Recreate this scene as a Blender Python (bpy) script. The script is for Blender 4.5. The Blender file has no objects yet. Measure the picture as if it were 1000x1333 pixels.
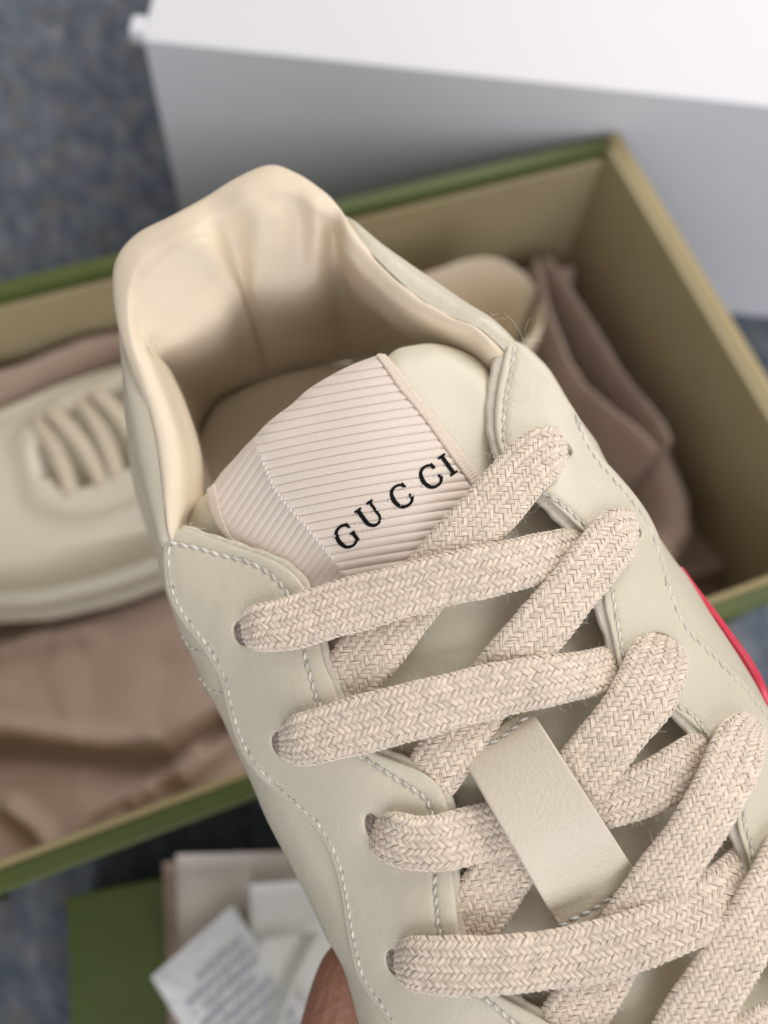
import bpy, bmesh, math, random
import numpy as np
from mathutils import Vector, geometry, Matrix

random.seed(7); rng = np.random.default_rng(7)
SC = bpy.context.scene
COL = SC.collection
CM = 0.01
# ------------------------------------------------------------------ camera
R = np.array([[0.93484, -0.2984925, 0.19229249],
              [-0.34809881, -0.87723617, 0.33058117],
              [0.07000993, -0.37597729, -0.92398035]])      # rows: world X, Y, Z seen from the lens (x right, y down, z ahead)
FPX, CX, CY, CAMZ = 1083.0, 500.0, 666.5, 42.0
cam = bpy.data.cameras.new('camera'); camo = bpy.data.objects.new('camera', cam); COL.objects.link(camo)
M = Matrix(((R[0, 0], -R[0, 1], -R[0, 2], 0), (R[1, 0], -R[1, 1], -R[1, 2], 0), (R[2, 0], -R[2, 1], -R[2, 2], CAMZ * CM), (0, 0, 0, 1)))
camo.matrix_world = M
cam.sensor_fit = 'HORIZONTAL'; cam.sensor_width = 36.0; cam.lens = 36.0 * FPX / 1000.0
cam.clip_start = 0.005; cam.clip_end = 50
cam.dof.use_dof = True; cam.dof.focus_distance = 0.149; cam.dof.aperture_fstop = 11.0
SC.camera = camo
# ------------------------------------------------------------------ light
w = bpy.data.worlds.new('World'); SC.world = w; w.use_nodes = True
w.node_tree.nodes['Background'].inputs[0].default_value = (1.0, 0.97, 0.925, 1)
w.node_tree.nodes['Background'].inputs[1].default_value = 0.41
def area_light(name, loc, target, sx, sy, power, color):
    l = bpy.data.lights.new(name, 'AREA'); l.shape = 'RECTANGLE'; l.size = sx; l.size_y = sy; l.energy = power; l.color = color
    o = bpy.data.objects.new(name, l); COL.objects.link(o); o.location = loc
    o.rotation_euler = (Vector(target) - Vector(loc)).to_track_quat('-Z', 'Y').to_euler()
    return o
area_light('window_light', (1.05, 0.70, 1.25), (0.03, 0.08, 0.25), 1.2, 1.1, 20.0, (1.0, 0.965, 0.915))
area_light('added_fill', (-0.15, -1.65, 1.15), (0.05, 0.2, 0.1), 2.0, 1.4, 26.0, (0.95, 0.96, 1.0))  # added fill without a visible source, brightens carton front, lining and packet
vs = SC.view_settings; vs.view_transform = 'Standard'; vs.look = 'None'; vs.exposure = 0.0; vs.gamma = 1.0
SC.cycles.max_bounces = 8
SC.cycles.use_denoising = True

# ------------------------------------------------------------------ geometry helpers
def P(p, d):
    """points of the lens view (N,2) at depth d (cm) -> world cm"""
    p = np.atleast_2d(np.asarray(p, float)); d = np.broadcast_to(np.asarray(d, float), (len(p),))
    c = np.stack([(p[:, 0] - CX) / FPX * d, (p[:, 1] - CY) / FPX * d, d], 1)
    return c @ R.T + np.array([0, 0, CAMZ])
def C2W(c):
    return np.asarray(c, float) @ R.T + np.array([0, 0, CAMZ])
def PC(p, d):
    p = np.atleast_2d(np.asarray(p, float)); d = np.broadcast_to(np.asarray(d, float), (len(p),))
    return np.stack([(p[:, 0] - CX) / FPX * d, (p[:, 1] - CY) / FPX * d, d], 1)
def onz(p, z):
    """point of the view that lies at world height z (cm)"""
    r = R @ np.array([p[0] - CX, p[1] - CY, FPX]); k = (z - CAMZ) / r[2]
    return np.array([r[0] * k, r[1] * k, z])
def thing(name, label, cat, loc, group=None):
    o = bpy.data.objects.new(name, None); COL.objects.link(o); o.location = Vector(loc) * CM
    o.empty_display_size = 0.02
    o['label'] = label; o['category'] = cat
    if group: o['group'] = group
    return o
def origin_of(par):
    l = np.zeros(3)
    while par is not None:
        l = l + np.array(par.location); par = par.parent
    return l
def mesh(name, V, F, mat, parent=None, smooth=True, kind=None, uv=None, tint=None):
    me = bpy.data.meshes.new(name)
    V = np.asarray(V, float) * CM - origin_of(parent)
    if isinstance(F, np.ndarray):
        n, k = F.shape
        me.vertices.add(len(V)); me.vertices.foreach_set('co', V.ravel())
        me.loops.add(n * k); me.loops.foreach_set('vertex_index', F.ravel().astype(np.int32))
        me.polygons.add(n); me.polygons.foreach_set('loop_start', np.arange(0, n * k, k, dtype=np.int32))
        me.update(calc_edges=True)
    else:
        me.from_pydata(V.tolist(), [], [list(map(int, f)) for f in F]); me.update()
    if smooth is True: me.polygons.foreach_set('use_smooth', [True] * len(me.polygons))
    if uv is not None:
        L = me.uv_layers.new(name='UVMap'); li = np.zeros(len(me.loops), np.int32); me.loops.foreach_get('vertex_index', li)
        L.data.foreach_set('uv', np.asarray(uv, float)[li].ravel())
    if tint is not None:
        a = me.attributes.new('tint', 'FLOAT', 'POINT'); a.data.foreach_set('value', np.asarray(tint, np.float32))
    if mat: me.materials.append(mat)
    o = bpy.data.objects.new(name, me); COL.objects.link(o)
    if parent: o.parent = parent
    if kind: o['kind'] = kind
    return o
def catmull(pts, n=8, closed=False):
    p = np.asarray(pts, float); N = len(p); out = []
    if closed: idx = range(N)
    else: idx = range(N - 1)
    for i in idx:
        if closed: a, b, c, d = p[(i - 1) % N], p[i], p[(i + 1) % N], p[(i + 2) % N]
        else: a, b, c, d = p[max(i - 1, 0)], p[i], p[i + 1], p[min(i + 2, N - 1)]
        t = np.linspace(0, 1, n, endpoint=False)[:, None]
        # centripetal-ish: plain Catmull-Rom with clamped tangents
        m1 = (c - a) / 2; m2 = (d - b) / 2
        L = np.linalg.norm((c - b)); 
        for m in (m1, m2):
            q = np.linalg.norm(m)
            if q > 1.2 * L and q > 0: m *= 1.2 * L / q
        out.append((2 * t**3 - 3 * t**2 + 1) * b + (t**3 - 2 * t**2 + t) * m1 + (-2 * t**3 + 3 * t**2) * c + (t**3 - t**2) * m2)
    if not closed: out.append(p[-1:])
    return np.concatenate(out)
def resample(p, step):
    p = np.asarray(p, float); s = np.r_[0, np.cumsum(np.linalg.norm(np.diff(p[:, :2], axis=0), axis=1))]
    n = max(2, int(round(s[-1] / step)) + 1); t = np.linspace(0, s[-1], n)
    return np.stack([np.interp(t, s, p[:, k]) for k in range(p.shape[1])], 1)
def smooth_line(pts, step=4, closed=False):
    q = catmull(pts, 10, closed)
    if closed: q = np.r_[q, q[:1]]
    q = resample(q, step)
    return q[:-1] if closed else q
def dist_poly(p, line, closed=False):
    a = line if not closed else np.r_[line, line[:1]]
    A, B = a[:-1], a[1:]; D = B - A; L2 = (D**2).sum(1) + 1e-12
    best = np.full(len(p), 1e9)
    for s in range(0, len(p), 4000):
        q = p[s:s + 4000]
        t = np.clip(((q[:, None] - A[None]) * D[None]).sum(2) / L2, 0, 1)
        best[s:s + 4000] = np.sqrt((((A[None] + t[..., None] * D[None]) - q[:, None])**2).sum(2).min(1))
    return best
def inside(p, poly):
    x, y = p[:, 0], p[:, 1]; r = np.zeros(len(p), bool); n = len(poly)
    for i in range(n):
        x1, y1 = poly[i]; x2, y2 = poly[(i + 1) % n]
        if y1 == y2: continue
        c = ((y1 > y) != (y2 > y)) & (x < (x2 - x1) * (y - y1) / (y2 - y1) + x1); r ^= c
    return r
class TPS:
    def __init__(s, pts, lam=1e-4):
        a = np.asarray(pts, float); s.x = a[:, :2] / 300.0; n = len(a)
        K = s.U(s.x, s.x) + lam * np.eye(n); Q = np.c_[np.ones(n), s.x]
        A = np.block([[K, Q], [Q.T, np.zeros((3, 3))]]); s.c = np.linalg.solve(A, np.r_[a[:, 2], 0, 0, 0])
    def U(s, a, b):
        r2 = ((a[:, None] - b[None])**2).sum(2); return 0.5 * r2 * np.log(r2 + 1e-9)
    def __call__(s, p):
        q = np.atleast_2d(np.asarray(p, float))[:, :2] / 300.0
        return s.U(q, s.x) @ s.c[:-3] + np.c_[np.ones(len(q)), q] @ s.c[-3:]
def panel(name, outline, D, mat, parent, thick=0.18, bev=5.0, bdepth=0.06, grid=8.0, holes=(), rings=(1, 2.5, 4.5), edge=None, edge_bev=None,
          extra=None, step=4, back=True, kind=None, uvf=None):
    """a sheet bounded by an outline (given in view points), lying at the depth D, with thickness and a rounded edge"""
    o = np.asarray(outline, float)
    area = 0.5 * np.sum(o[:, 0] * np.roll(o[:, 1], -1) - np.roll(o[:, 0], -1) * o[:, 1])
    if area < 0: o = o[::-1]
    loops = [o] + [np.asarray(h, float) for h in holes]
    pts = []; E = []; base = 0
    for l in loops:
        n = len(l); pts.append(l); E += [(base + i, base + (i + 1) % n) for i in range(n)]; base += n
    nb = base
    bound = [np.asarray(l) for l in loops]
    def dall(p):
        return np.min([dist_poly(p, l, True) for l in bound], axis=0)
    cand = []
    for r in rings:
        for k, l in enumerate(loops):
            t = np.roll(l, -1, 0) - np.roll(l, 1, 0); t /= np.linalg.norm(t, axis=1)[:, None] + 1e-9
            nrm = np.stack([-t[:, 1], t[:, 0]], 1)
            for sg in ((1, -1)):
                q = l + nrm * r * sg; d = dall(q); m = (d > r * 0.93); q = q[m]
                ok = inside(q, o)
                for h in loops[1:]: ok &= ~inside(q, h)
                cand.append(q[ok])
    if extra is not None:
        q = np.asarray(extra, float); ok = inside(q, o) & (dall(q) > 1.0)
        for h in loops[1:]: ok &= ~inside(q, h)
        cand.append(q[ok])
    x0, y0 = o.min(0); x1, y1 = o.max(0)
    gx, gy = np.meshgrid(np.arange(x0 + grid * 0.37, x1, grid), np.arange(y0 + grid * 0.41, y1, grid))
    gx = gx + (np.arange(gx.shape[0]) % 2)[:, None] * grid * 0.5
    q = np.stack([gx.ravel(), gy.ravel()], 1); d = dall(q); ok = inside(q, o) & (d > max(rings[-1] if len(rings) else 0, 0) + grid * 0.35)
    for h in loops[1:]: ok &= ~inside(q, h)
    if extra is not None and len(extra): ok &= (dist_poly(q, np.asarray(extra)[:1].repeat(2, 0)) > 0)
    cand.append(q[ok])
    allp = np.concatenate(pts + cand)
    vs2, es, fs, vo, eo, fo = geometry.delaunay_2d_cdt([Vector(p) for p in allp.tolist()], E, [], 0, 1e-5)
    p2 = np.array([list(v) for v in vs2]); F = np.array([list(f) for f in fs if len(f) == 3])
    cen = p2[F].mean(1); ok = inside(cen, o)
    for h in loops[1:]: ok &= ~inside(cen, h)
    F = F[ok]
    a = p2[F]; ar = (a[:, 1, 0] - a[:, 0, 0]) * (a[:, 2, 1] - a[:, 0, 1]) - (a[:, 2, 0] - a[:, 0, 0]) * (a[:, 1, 1] - a[:, 0, 1])
    F[ar > 0] = F[ar > 0][:, ::-1]       # faces look at the lens (y runs down)
    dep = D(p2)
    d = dall(p2)
    if bev: u = np.clip(d / bev, 0, 1); dep = dep + bdepth * (1 - np.sqrt(np.clip(1 - (1 - u)**2, 0, 1)))
    if edge is not None:
        de = dist_poly(p2, np.asarray(edge, float)); u = np.clip(de / edge_bev[0], 0, 1); dep = dep + edge_bev[1] * (1 - np.sqrt(np.clip(1 - (1 - u)**2, 0, 1)))
    V = [P(p2, dep)]; Fs = [F]; UV = [p2 / 100.0]; n = len(p2)
    if thick:
        # border edges -> walls
        e = np.concatenate([F[:, [0, 1]], F[:, [1, 2]], F[:, [2, 0]]]); key = {}
        for i, j in e: key[(i, j)] = key.get((i, j), 0) + 1
        be = [(i, j) for (i, j) in key if (j, i) not in key]
        ids = sorted({i for ij in be for i in ij}); mp = {v: k for k, v in enumerate(ids)}; ids = np.array(ids)
        V += [P(p2[ids], dep[ids]), P(p2[ids], dep[ids] + thick)]; UV += [p2[ids] / 100.0] * 2; m = len(ids)
        wl = []
        for i, j in be:
            a_, b_ = mp[i] + n, mp[j] + n
            wl += [(b_, a_, a_ + m), (b_, a_ + m, b_ + m)]
        Fs.append(np.array(wl))
        if back:
            V.append(P(p2, dep + thick)); UV.append(p2 / 100.0); Fs.append(F[:, ::-1] + n + 2 * m)
    uv = np.concatenate(UV)
    if uvf is not None: uv = uvf(uv * 100.0)
    return mesh(name, np.concatenate(V), np.concatenate(Fs), mat, parent, uv=uv, kind=kind)
def grid_faces(nu, nv, closed_u=False, closed_v=False):
    F = []
    for i in range(nu if closed_u else nu - 1):
        for j in range(nv if closed_v else nv - 1):
            a, b = i, (i + 1) % nu; c, d = j, (j + 1) % nv
            F.append((a * nv + c, b * nv + c, b * nv + d, a * nv + d))
    return np.array(F)
def loft(name, rows, mat, parent, nu=5, nv=5, closed_u=False, kind=None, disp=None):
    rows = np.asarray(rows, float)                    # (stations, columns, 3) world cm
    a = np.stack([catmull(rows[:, j], nu, closed_u) for j in range(rows.shape[1])], 1)
    b = np.stack([catmull(a[i], nv) for i in range(a.shape[0])], 0)
    if disp is not None: b = disp(b)
    n, m = b.shape[:2]
    return mesh(name, b.reshape(-1, 3), grid_faces(n, m, closed_u), mat, parent, kind=kind, uv=np.stack(np.meshgrid(np.linspace(0, 1, n), np.linspace(0, 1, m), indexing='ij'), 2).reshape(-1, 2))
def tubes(paths, A, B, rad, S=5, caps=True):
    """many tubes at once: paths (N,K,3), A,B (N,K,3) cross axes, rad (N,K) or (N,K,2)"""
    N, K = paths.shape[:2]; th = np.arange(S) * 2 * math.pi / S
    if rad.ndim == 2: rad = np.stack([rad, rad], 2)
    V = paths[:, :, None] + A[:, :, None] * (np.cos(th)[None, None, :, None] * rad[:, :, None, :1]) + B[:, :, None] * (np.sin(th)[None, None, :, None] * rad[:, :, None, 1:])
    i = np.arange(N)[:, None, None] * K * S; k = np.arange(K - 1)[None, :, None] * S; s = np.arange(S)[None, None, :]; s2 = (s + 1) % S
    F = np.stack([i + k + s, i + k + s2, i + k + S + s2, i + k + S + s], 3).reshape(-1, 4)
    return V.reshape(-1, 3), F
def tube_line(pts, r, S=8):
    """one tube along world points; r scalar or array"""
    p = np.asarray(pts, float); K = len(p); T = np.gradient(p, axis=0); T /= np.linalg.norm(T, axis=1)[:, None] + 1e-9
    A = np.cross(T, np.tile([0.3, 0.2, 0.93], (K, 1))); A /= np.linalg.norm(A, axis=1)[:, None] + 1e-9; B = np.cross(T, A)
    r = np.broadcast_to(np.asarray(r, float), (K,))
    V, F = tubes(p[None], A[None], B[None], r[None], S)
    return V, F
def merge(parts):
    V, F, n = [], [], 0
    for v, f in parts: V.append(v); F.append(np.asarray(f) + n); n += len(v)
    return np.concatenate(V), np.concatenate(F)
def bevel_box(name, lo, hi, mat, parent, r=0.08, rot=0.0, piv=(0, 0), kind=None, seg=2):
    bm = bmesh.new(); bmesh.ops.create_cube(bm, size=1.0)
    lo, hi = np.array(lo, float), np.array(hi, float)
    for v in bm.verts: v.co = Vector((np.array(v.co) + 0.5) * (hi - lo) + lo)
    bmesh.ops.bevel(bm, geom=bm.edges[:], offset=r, segments=seg, affect='EDGES', profile=0.5)
    c, s = math.cos(rot), math.sin(rot)
    V = np.array([v.co for v in bm.verts]); x, y = V[:, 0] - piv[0], V[:, 1] - piv[1]
    V[:, 0] = piv[0] + c * x - s * y; V[:, 1] = piv[1] + s * x + c * y
    bm.verts.index_update(); F = [[v.index for v in f.verts] for f in bm.faces]; bm.free()
    return mesh(name, V, F, mat, parent, smooth=False, kind=kind)

# ------------------------------------------------------------------ materials
def mat(name, color, rough=0.5, bump=None, var=None, sheen=0.0, spec=0.5, tint=0.0, coat=0.0, sss=0.0):
    """bump: list of (kind, scale per metre, distance m, strength[, detail]); var: (scale, amount, second colour)"""
    m = bpy.data.materials.new(name); m.use_nodes = True; nt = m.node_tree; N, L = nt.nodes, nt.links
    b = N['Principled BSDF']; b.inputs['Base Color'].default_value = (*color, 1); b.inputs['Roughness'].default_value = rough
    b.inputs['Specular IOR Level'].default_value = spec
    if sheen: b.inputs['Sheen Weight'].default_value = sheen; b.inputs['Sheen Roughness'].default_value = 0.5
    if sss: b.inputs['Subsurface Weight'].default_value = sss; b.inputs['Subsurface Radius'].default_value = (0.01, 0.004, 0.002); b.inputs['Subsurface Scale'].default_value = 0.3
    tc = N.new('ShaderNodeTexCoord'); src = None
    if var:
        cur = None
        for (sc, amt, c2) in (var if isinstance(var, list) else [var]):
            nz = N.new('ShaderNodeTexNoise'); nz.inputs['Scale'].default_value = sc; nz.inputs['Detail'].default_value = 4; L.new(tc.outputs['Object'], nz.inputs['Vector'])
            mr = N.new('ShaderNodeMapRange'); mr.inputs[1].default_value = 0.35; mr.inputs[2].default_value = 0.68; mr.inputs[4].default_value = amt; L.new(nz.outputs['Fac'], mr.inputs[0])
            mx = N.new('ShaderNodeMix'); mx.data_type = 'RGBA'; L.new(mr.outputs[0], mx.inputs[0])
            if cur is None: mx.inputs[6].default_value = (*color, 1)
            else: L.new(cur, mx.inputs[6])
            mx.inputs[7].default_value = (*c2, 1); cur = mx.outputs[2]
        src = cur
    if tint:
        at = N.new('ShaderNodeAttribute'); at.attribute_name = 'tint'
        mx = N.new('ShaderNodeMix'); mx.data_type = 'RGBA'; mx.blend_type = 'MULTIPLY'; mx.inputs[0].default_value = 1
        mr = N.new('ShaderNodeMapRange'); mr.inputs[3].default_value = 1 - tint; mr.inputs[4].default_value = 1 + tint; L.new(at.outputs['Fac'], mr.inputs[0])
        cb = N.new('ShaderNodeCombineColor'); 
        for k in range(3): L.new(mr.outputs[0], cb.inputs[k])
        if src is not None: L.new(src, mx.inputs[6])
        else: mx.inputs[6].default_value = (*color, 1)
        L.new(cb.outputs[0], mx.inputs[7]); src = mx.outputs[2]
    if src is not None: L.new(src, b.inputs['Base Color'])
    prev = None
    for bp in (bump or []):
        kind, sc, dist, st = bp[:4]
        if kind == 'noise': t = N.new('ShaderNodeTexNoise'); t.inputs['Detail'].default_value = bp[4] if len(bp) > 4 else 2; out = t.outputs['Fac']; t.inputs['Scale'].default_value = sc
        else: t = N.new('ShaderNodeTexVoronoi'); t.feature = 'SMOOTH_F1'; t.inputs['Scale'].default_value = sc; out = t.outputs['Distance']
        L.new(tc.outputs['Object'], t.inputs['Vector'])
        bn = N.new('ShaderNodeBump'); bn.inputs['Strength'].default_value = st; bn.inputs['Distance'].default_value = dist; L.new(out, bn.inputs['Height'])
        if prev: L.new(prev, bn.inputs['Normal'])
        prev = bn.outputs['Normal']
    if prev: L.new(prev, b.inputs['Normal'])
    return m
LEATHER_BUMP = [('noise', 130, 0.0012, 0.32, 4), ('voronoi', 2600, 0.00011, 0.42), ('noise', 4200, 0.00005, 0.4, 2)]
M_leather = mat('cream_leather', (0.66, 0.60, 0.475), 0.36, LEATHER_BUMP, var=[(60, 0.35, (0.61, 0.555, 0.44)), (900, 0.12, (0.70, 0.66, 0.56))])
M_tongue = mat('tongue_leather', (0.70, 0.645, 0.515), 0.45, LEATHER_BUMP, var=(50, 0.3, (0.66, 0.60, 0.465)))
M_edge = mat('cut_leather_edge', (0.72, 0.665, 0.57), 0.7, [('noise', 1800, 0.0002, 0.6, 4)], var=(700, 0.5, (0.52, 0.45, 0.36)))
M_strap = mat('strap_leather', (0.70, 0.62, 0.50), 0.42, [('voronoi', 1700, 0.00014, 0.6), ('noise', 3400, 0.00007, 0.5, 2)], var=(60, 0.3, (0.63, 0.57, 0.45)))
M_lining = mat('lining_leather', (0.78, 0.662, 0.512), 0.48, [('noise', 90, 0.0018, 0.22, 3), ('voronoi', 2200, 0.00010, 0.4)], var=(45, 0.35, (0.74, 0.63, 0.49)), spec=0.35)
M_insole = mat('insole_fabric', (0.86, 0.75, 0.60), 0.8, [('noise', 3000, 0.0001, 0.5)])
M_lace = mat('lace_cotton', (0.86, 0.74, 0.62), 0.80, [('noise', 7000, 0.00008, 0.7, 3)], sheen=0.35, tint=0.15)
M_lacecore = mat('lace_core', (0.74, 0.63, 0.52), 0.9, [('noise', 4000, 0.0002, 0.6)])
M_fuzz = mat('cotton_fuzz', (0.90, 0.83, 0.74), 0.8, sheen=0.4)
M_thread = mat('sewing_thread', (0.70, 0.67, 0.62), 0.5, [('noise', 6000, 0.0001, 0.6)], tint=0.22)
M_hole_shade = mat('needle_hole', (0.10, 0.085, 0.07), 0.9)  # dark colour stands in for the shade inside the holes
M_tab = mat('ribbon_grosgrain', (0.80, 0.685, 0.595), 0.62, [('noise', 5200, 0.00012, 0.7, 3)], sheen=0.25, var=(1800, 0.35, (0.87, 0.775, 0.69)))
M_selv = mat('ribbon_edge', (0.77, 0.655, 0.545), 0.7, [('noise', 5000, 0.0001, 0.6)], sheen=0.2)
M_black = mat('black_thread', (0.006, 0.006, 0.007), 0.8, [('noise', 6000, 0.0001, 0.6)], spec=0.15)
M_white_thread = mat('pale_thread', (0.82, 0.78, 0.80), 0.6)
M_red = mat('red_stripe', (0.72, 0.045, 0.09), 0.4, [('noise', 2500, 0.00006, 0.4)])
M_sole = mat('sole_rubber', (0.68, 0.64, 0.52), 0.5, [('noise', 1500, 0.0001, 0.4)])
M_green = mat('green_card', (0.066, 0.093, 0.016), 0.55, [('noise', 1500, 0.0001, 0.4)], var=(60, 0.3, (0.086, 0.115, 0.022)))
M_tan = mat('tan_card', (0.38, 0.315, 0.19), 0.75, [('noise', 900, 0.0002, 0.4)], var=(50, 0.35, (0.33, 0.265, 0.145)))
M_kraft = mat('tan_card_edge', (0.36, 0.29, 0.15), 0.75, [('noise', 900, 0.0002, 0.4)])
M_cloth = mat('dust_bag_cloth', (0.40, 0.295, 0.24), 0.9, [('noise', 1400, 0.0004, 0.5, 3)], sheen=0.15, var=(40, 0.4, (0.35, 0.25, 0.20)))
M_pouch = mat('pouch_cloth', (0.78, 0.68, 0.635), 0.9, [('noise', 1400, 0.0004, 0.5, 3)], sheen=0.15)
M_white = mat('white_card', (0.72, 0.715, 0.77), 0.6, [('noise', 700, 0.0002, 0.2)], var=(15, 0.2, (0.69, 0.69, 0.745)))
M_paper = mat('white_paper', (0.88, 0.87, 0.85), 0.65, [('noise', 900, 0.0002, 0.2)])
M_packet = mat('packet_film', (0.86, 0.87, 0.90), 0.28, [('noise', 250, 0.002, 0.5, 4)])
M_ink = mat('grey_print', (0.42, 0.44, 0.50), 0.7)
M_skin = mat('skin', (0.34, 0.165, 0.105), 0.6, [('noise', 500, 0.0008, 0.5, 5), ('voronoi', 900, 0.0006, 0.4)], var=[(110, 0.55, (0.44, 0.20, 0.135)), (40, 0.4, (0.27, 0.125, 0.08))], spec=0.35, sss=0.15)
M_nail = mat('fingernail', (0.55, 0.33, 0.26), 0.3)

def carpet_material():
    m = bpy.data.materials.new('carpet_blue_grey'); m.use_nodes = True; nt = m.node_tree; N, L = nt.nodes, nt.links; b = N['Principled BSDF']
    tc = N.new('ShaderNodeTexCoord'); mp = N.new('ShaderNodeMapping'); mp.inputs['Rotation'].default_value = (0, 0, 0.55); mp.inputs['Scale'].default_value = (2.2, 1.0, 1.0)
    L.new(tc.outputs['Object'], mp.inputs['Vector'])
    n1 = N.new('ShaderNodeTexNoise'); n1.inputs['Scale'].default_value = 42; n1.inputs['Detail'].default_value = 7; n1.inputs['Roughness'].default_value = 0.72; L.new(mp.outputs[0], n1.inputs['Vector'])
    r = N.new('ShaderNodeValToRGB'); e = r.color_ramp.elements
    e[0].position = 0.30; e[0].color = (0.055, 0.072, 0.112, 1); e[1].position = 0.72; e[1].color = (0.38, 0.40, 0.42, 1)
    x = e.new(0.44); x.color = (0.112, 0.135, 0.175, 1); x = e.new(0.56); x.color = (0.18, 0.205, 0.245, 1); L.new(n1.outputs['Fac'], r.inputs[0])
    n2 = N.new('ShaderNodeTexNoise'); n2.inputs['Scale'].default_value = 60; n2.inputs['Detail'].default_value = 4; L.new(tc.outputs['Object'], n2.inputs['Vector'])
    mr = N.new('ShaderNodeMapRange'); mr.inputs[1].default_value = 0.52; mr.inputs[2].default_value = 0.66; mr.inputs[4].default_value = 0.55; L.new(n2.outputs['Fac'], mr.inputs[0])
    mx = N.new('ShaderNodeMix'); mx.data_type = 'RGBA'; L.new(mr.outputs[0], mx.inputs[0]); L.new(r.outputs[0], mx.inputs[6]); mx.inputs[7].default_value = (0.22, 0.18, 0.15, 1)
    L.new(mx.outputs[2], b.inputs['Base Color']); b.inputs['Roughness'].default_value = 0.95
    n3 = N.new('ShaderNodeTexNoise'); n3.inputs['Scale'].default_value = 500; n3.inputs['Detail'].default_value = 3; L.new(tc.outputs['Object'], n3.inputs['Vector'])
    bn = N.new('ShaderNodeBump'); bn.inputs['Distance'].default_value = 0.004; bn.inputs['Strength'].default_value = 0.8; L.new(n3.outputs['Fac'], bn.inputs['Height']); L.new(bn.outputs[0], b.inputs['Normal'])
    return m
M_carpet = carpet_material()

# ------------------------------------------------------------------ setting
g = np.linspace(-300, 300, 61); gx, gy = np.meshgrid(g, g, indexing='ij')
mesh('carpet', np.stack([gx.ravel(), gy.ravel(), 0 * gx.ravel()], 1), grid_faces(61, 61), M_carpet, None, kind='structure')

# ---- white carton behind
fl = np.array([3.35, 34.1]); fd = np.array([0.914, -0.405]); bd = np.array([0.405, 0.914])
wc = thing('carton', 'large white carton standing behind the green shoe box', 'carton', (fl[0], fl[1], 0))
def carton_pt(a, b, z): q = fl + fd * a + bd * b; return (q[0], q[1], z)
def carton_slab(name, a0, a1, b0, b1, z0, z1, m=M_white, r=0.06):
    ang = math.atan2(fd[1], fd[0]); o = bevel_box(name, (fl[0] + a0, fl[1] + b0, z0), (fl[0] + a1, fl[1] + b1, z1), m, wc, r=r, rot=ang, piv=fl); return o
carton_slab('front_wall', 0, 46, 0, 0.4, 0.1, 14.85)
carton_slab('rear_wall', 0, 46, 29.6, 30, 0.1, 14.85)
carton_slab('side_wall', 0, 0.4, 0.41, 29.59, 0.1, 14.85)
carton_slab('side_wall', 45.6, 46, 0.41, 29.59, 0.1, 14.85)
carton_slab('base', 0.41, 45.59, 0.41, 29.59, 0.1, 0.5)
carton_slab('top_flap', -0.05, 46.05, -0.05, 14.9, 14.87, 15.2)
carton_slab('top_flap', -0.05, 46.05, 14.95, 30.05, 14.87, 15.2)
carton_slab('flap_tab', -0.75, -0.06, 0.35, 1.5, 14.6, 15.25, r=0.15)

# ---- green shoe box
BX0, BX1, BY0, BY1, BZ = -14.2, 23.4, 2.25, 24.75, 13.0
box = thing('shoe_box', 'open green shoe box with tan inside, holding a cream sneaker', 'box', ((BX0 + BX1) / 2, (BY0 + BY1) / 2, 0))
T = 0.42
bevel_box('back_wall', (BX0, BY1 - T, 0.05), (BX1 - 0.62, BY1 + 0.3, BZ), M_green, box, 0.12)
bevel_box('front_wall', (BX0, BY0, 0.05), (BX1, BY0 + 0.7, BZ), M_green, box, 0.12)
bevel_box('side_wall', (BX1 - 0.6, BY0 + 0.72, 0.05), (BX1, BY1 + 0.3, BZ), M_green, box, 0.06)
bevel_box('side_wall', (BX0, BY0 + 0.72, 0.05), (BX0 + 0.6, BY1 - T - 0.02, BZ), M_green, box, 0.06)
bevel_box('base', (BX0 + 0.62, BY0 + 2.2, 0.05), (BX1 - 0.62, BY1 - T - 0.02, 0.5), M_tan, box, 0.05)
bevel_box('lining', (BX0 + 0.95, BY1 - T - 0.25, 0.52), (BX1 - 0.95, BY1 - T - 0.01, BZ - 0.55), M_tan, box, 0.04)
bevel_box('lining', (BX0 + 0.95, BY0 + 0.71, 0.52), (BX1 - 0.95, BY0 + 0.98, BZ - 0.1), M_kraft, box, 0.04)
bevel_box('lining', (BX1 - 0.94, BY0 + 0.99, 0.52), (BX1 - 0.61, BY1 - T - 0.03, BZ + 0.0), M_tan, box, 0.04)
bevel_box('lining', (BX0 + 0.61, BY0 + 0.99, 0.52), (BX0 + 0.94, BY1 - T - 0.26, BZ - 0.15), M_tan, box, 0.04)
for o_ in [o for o in COL.objects if o.parent == box]:
    zs = np.array([v.co.z for v in o_.data.vertices]); ys = np.array([v.co.y for v in o_.data.vertices]) + box.location.y
    if ys.max() < (BY0 + 1.05) * CM:                      # the front of the box leans in towards its foot
        for v in o_.data.vertices: v.co.y += 0.0105 * max(0, 1 - v.co.z / (BZ * CM))
bevel_box('rim_edge', (BX1 - 0.62, BY0 + 0.1, BZ + 0.004), (BX1 + 0.02, BY1 + 0.28, BZ + 0.05), M_kraft, box, 0.02)

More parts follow.
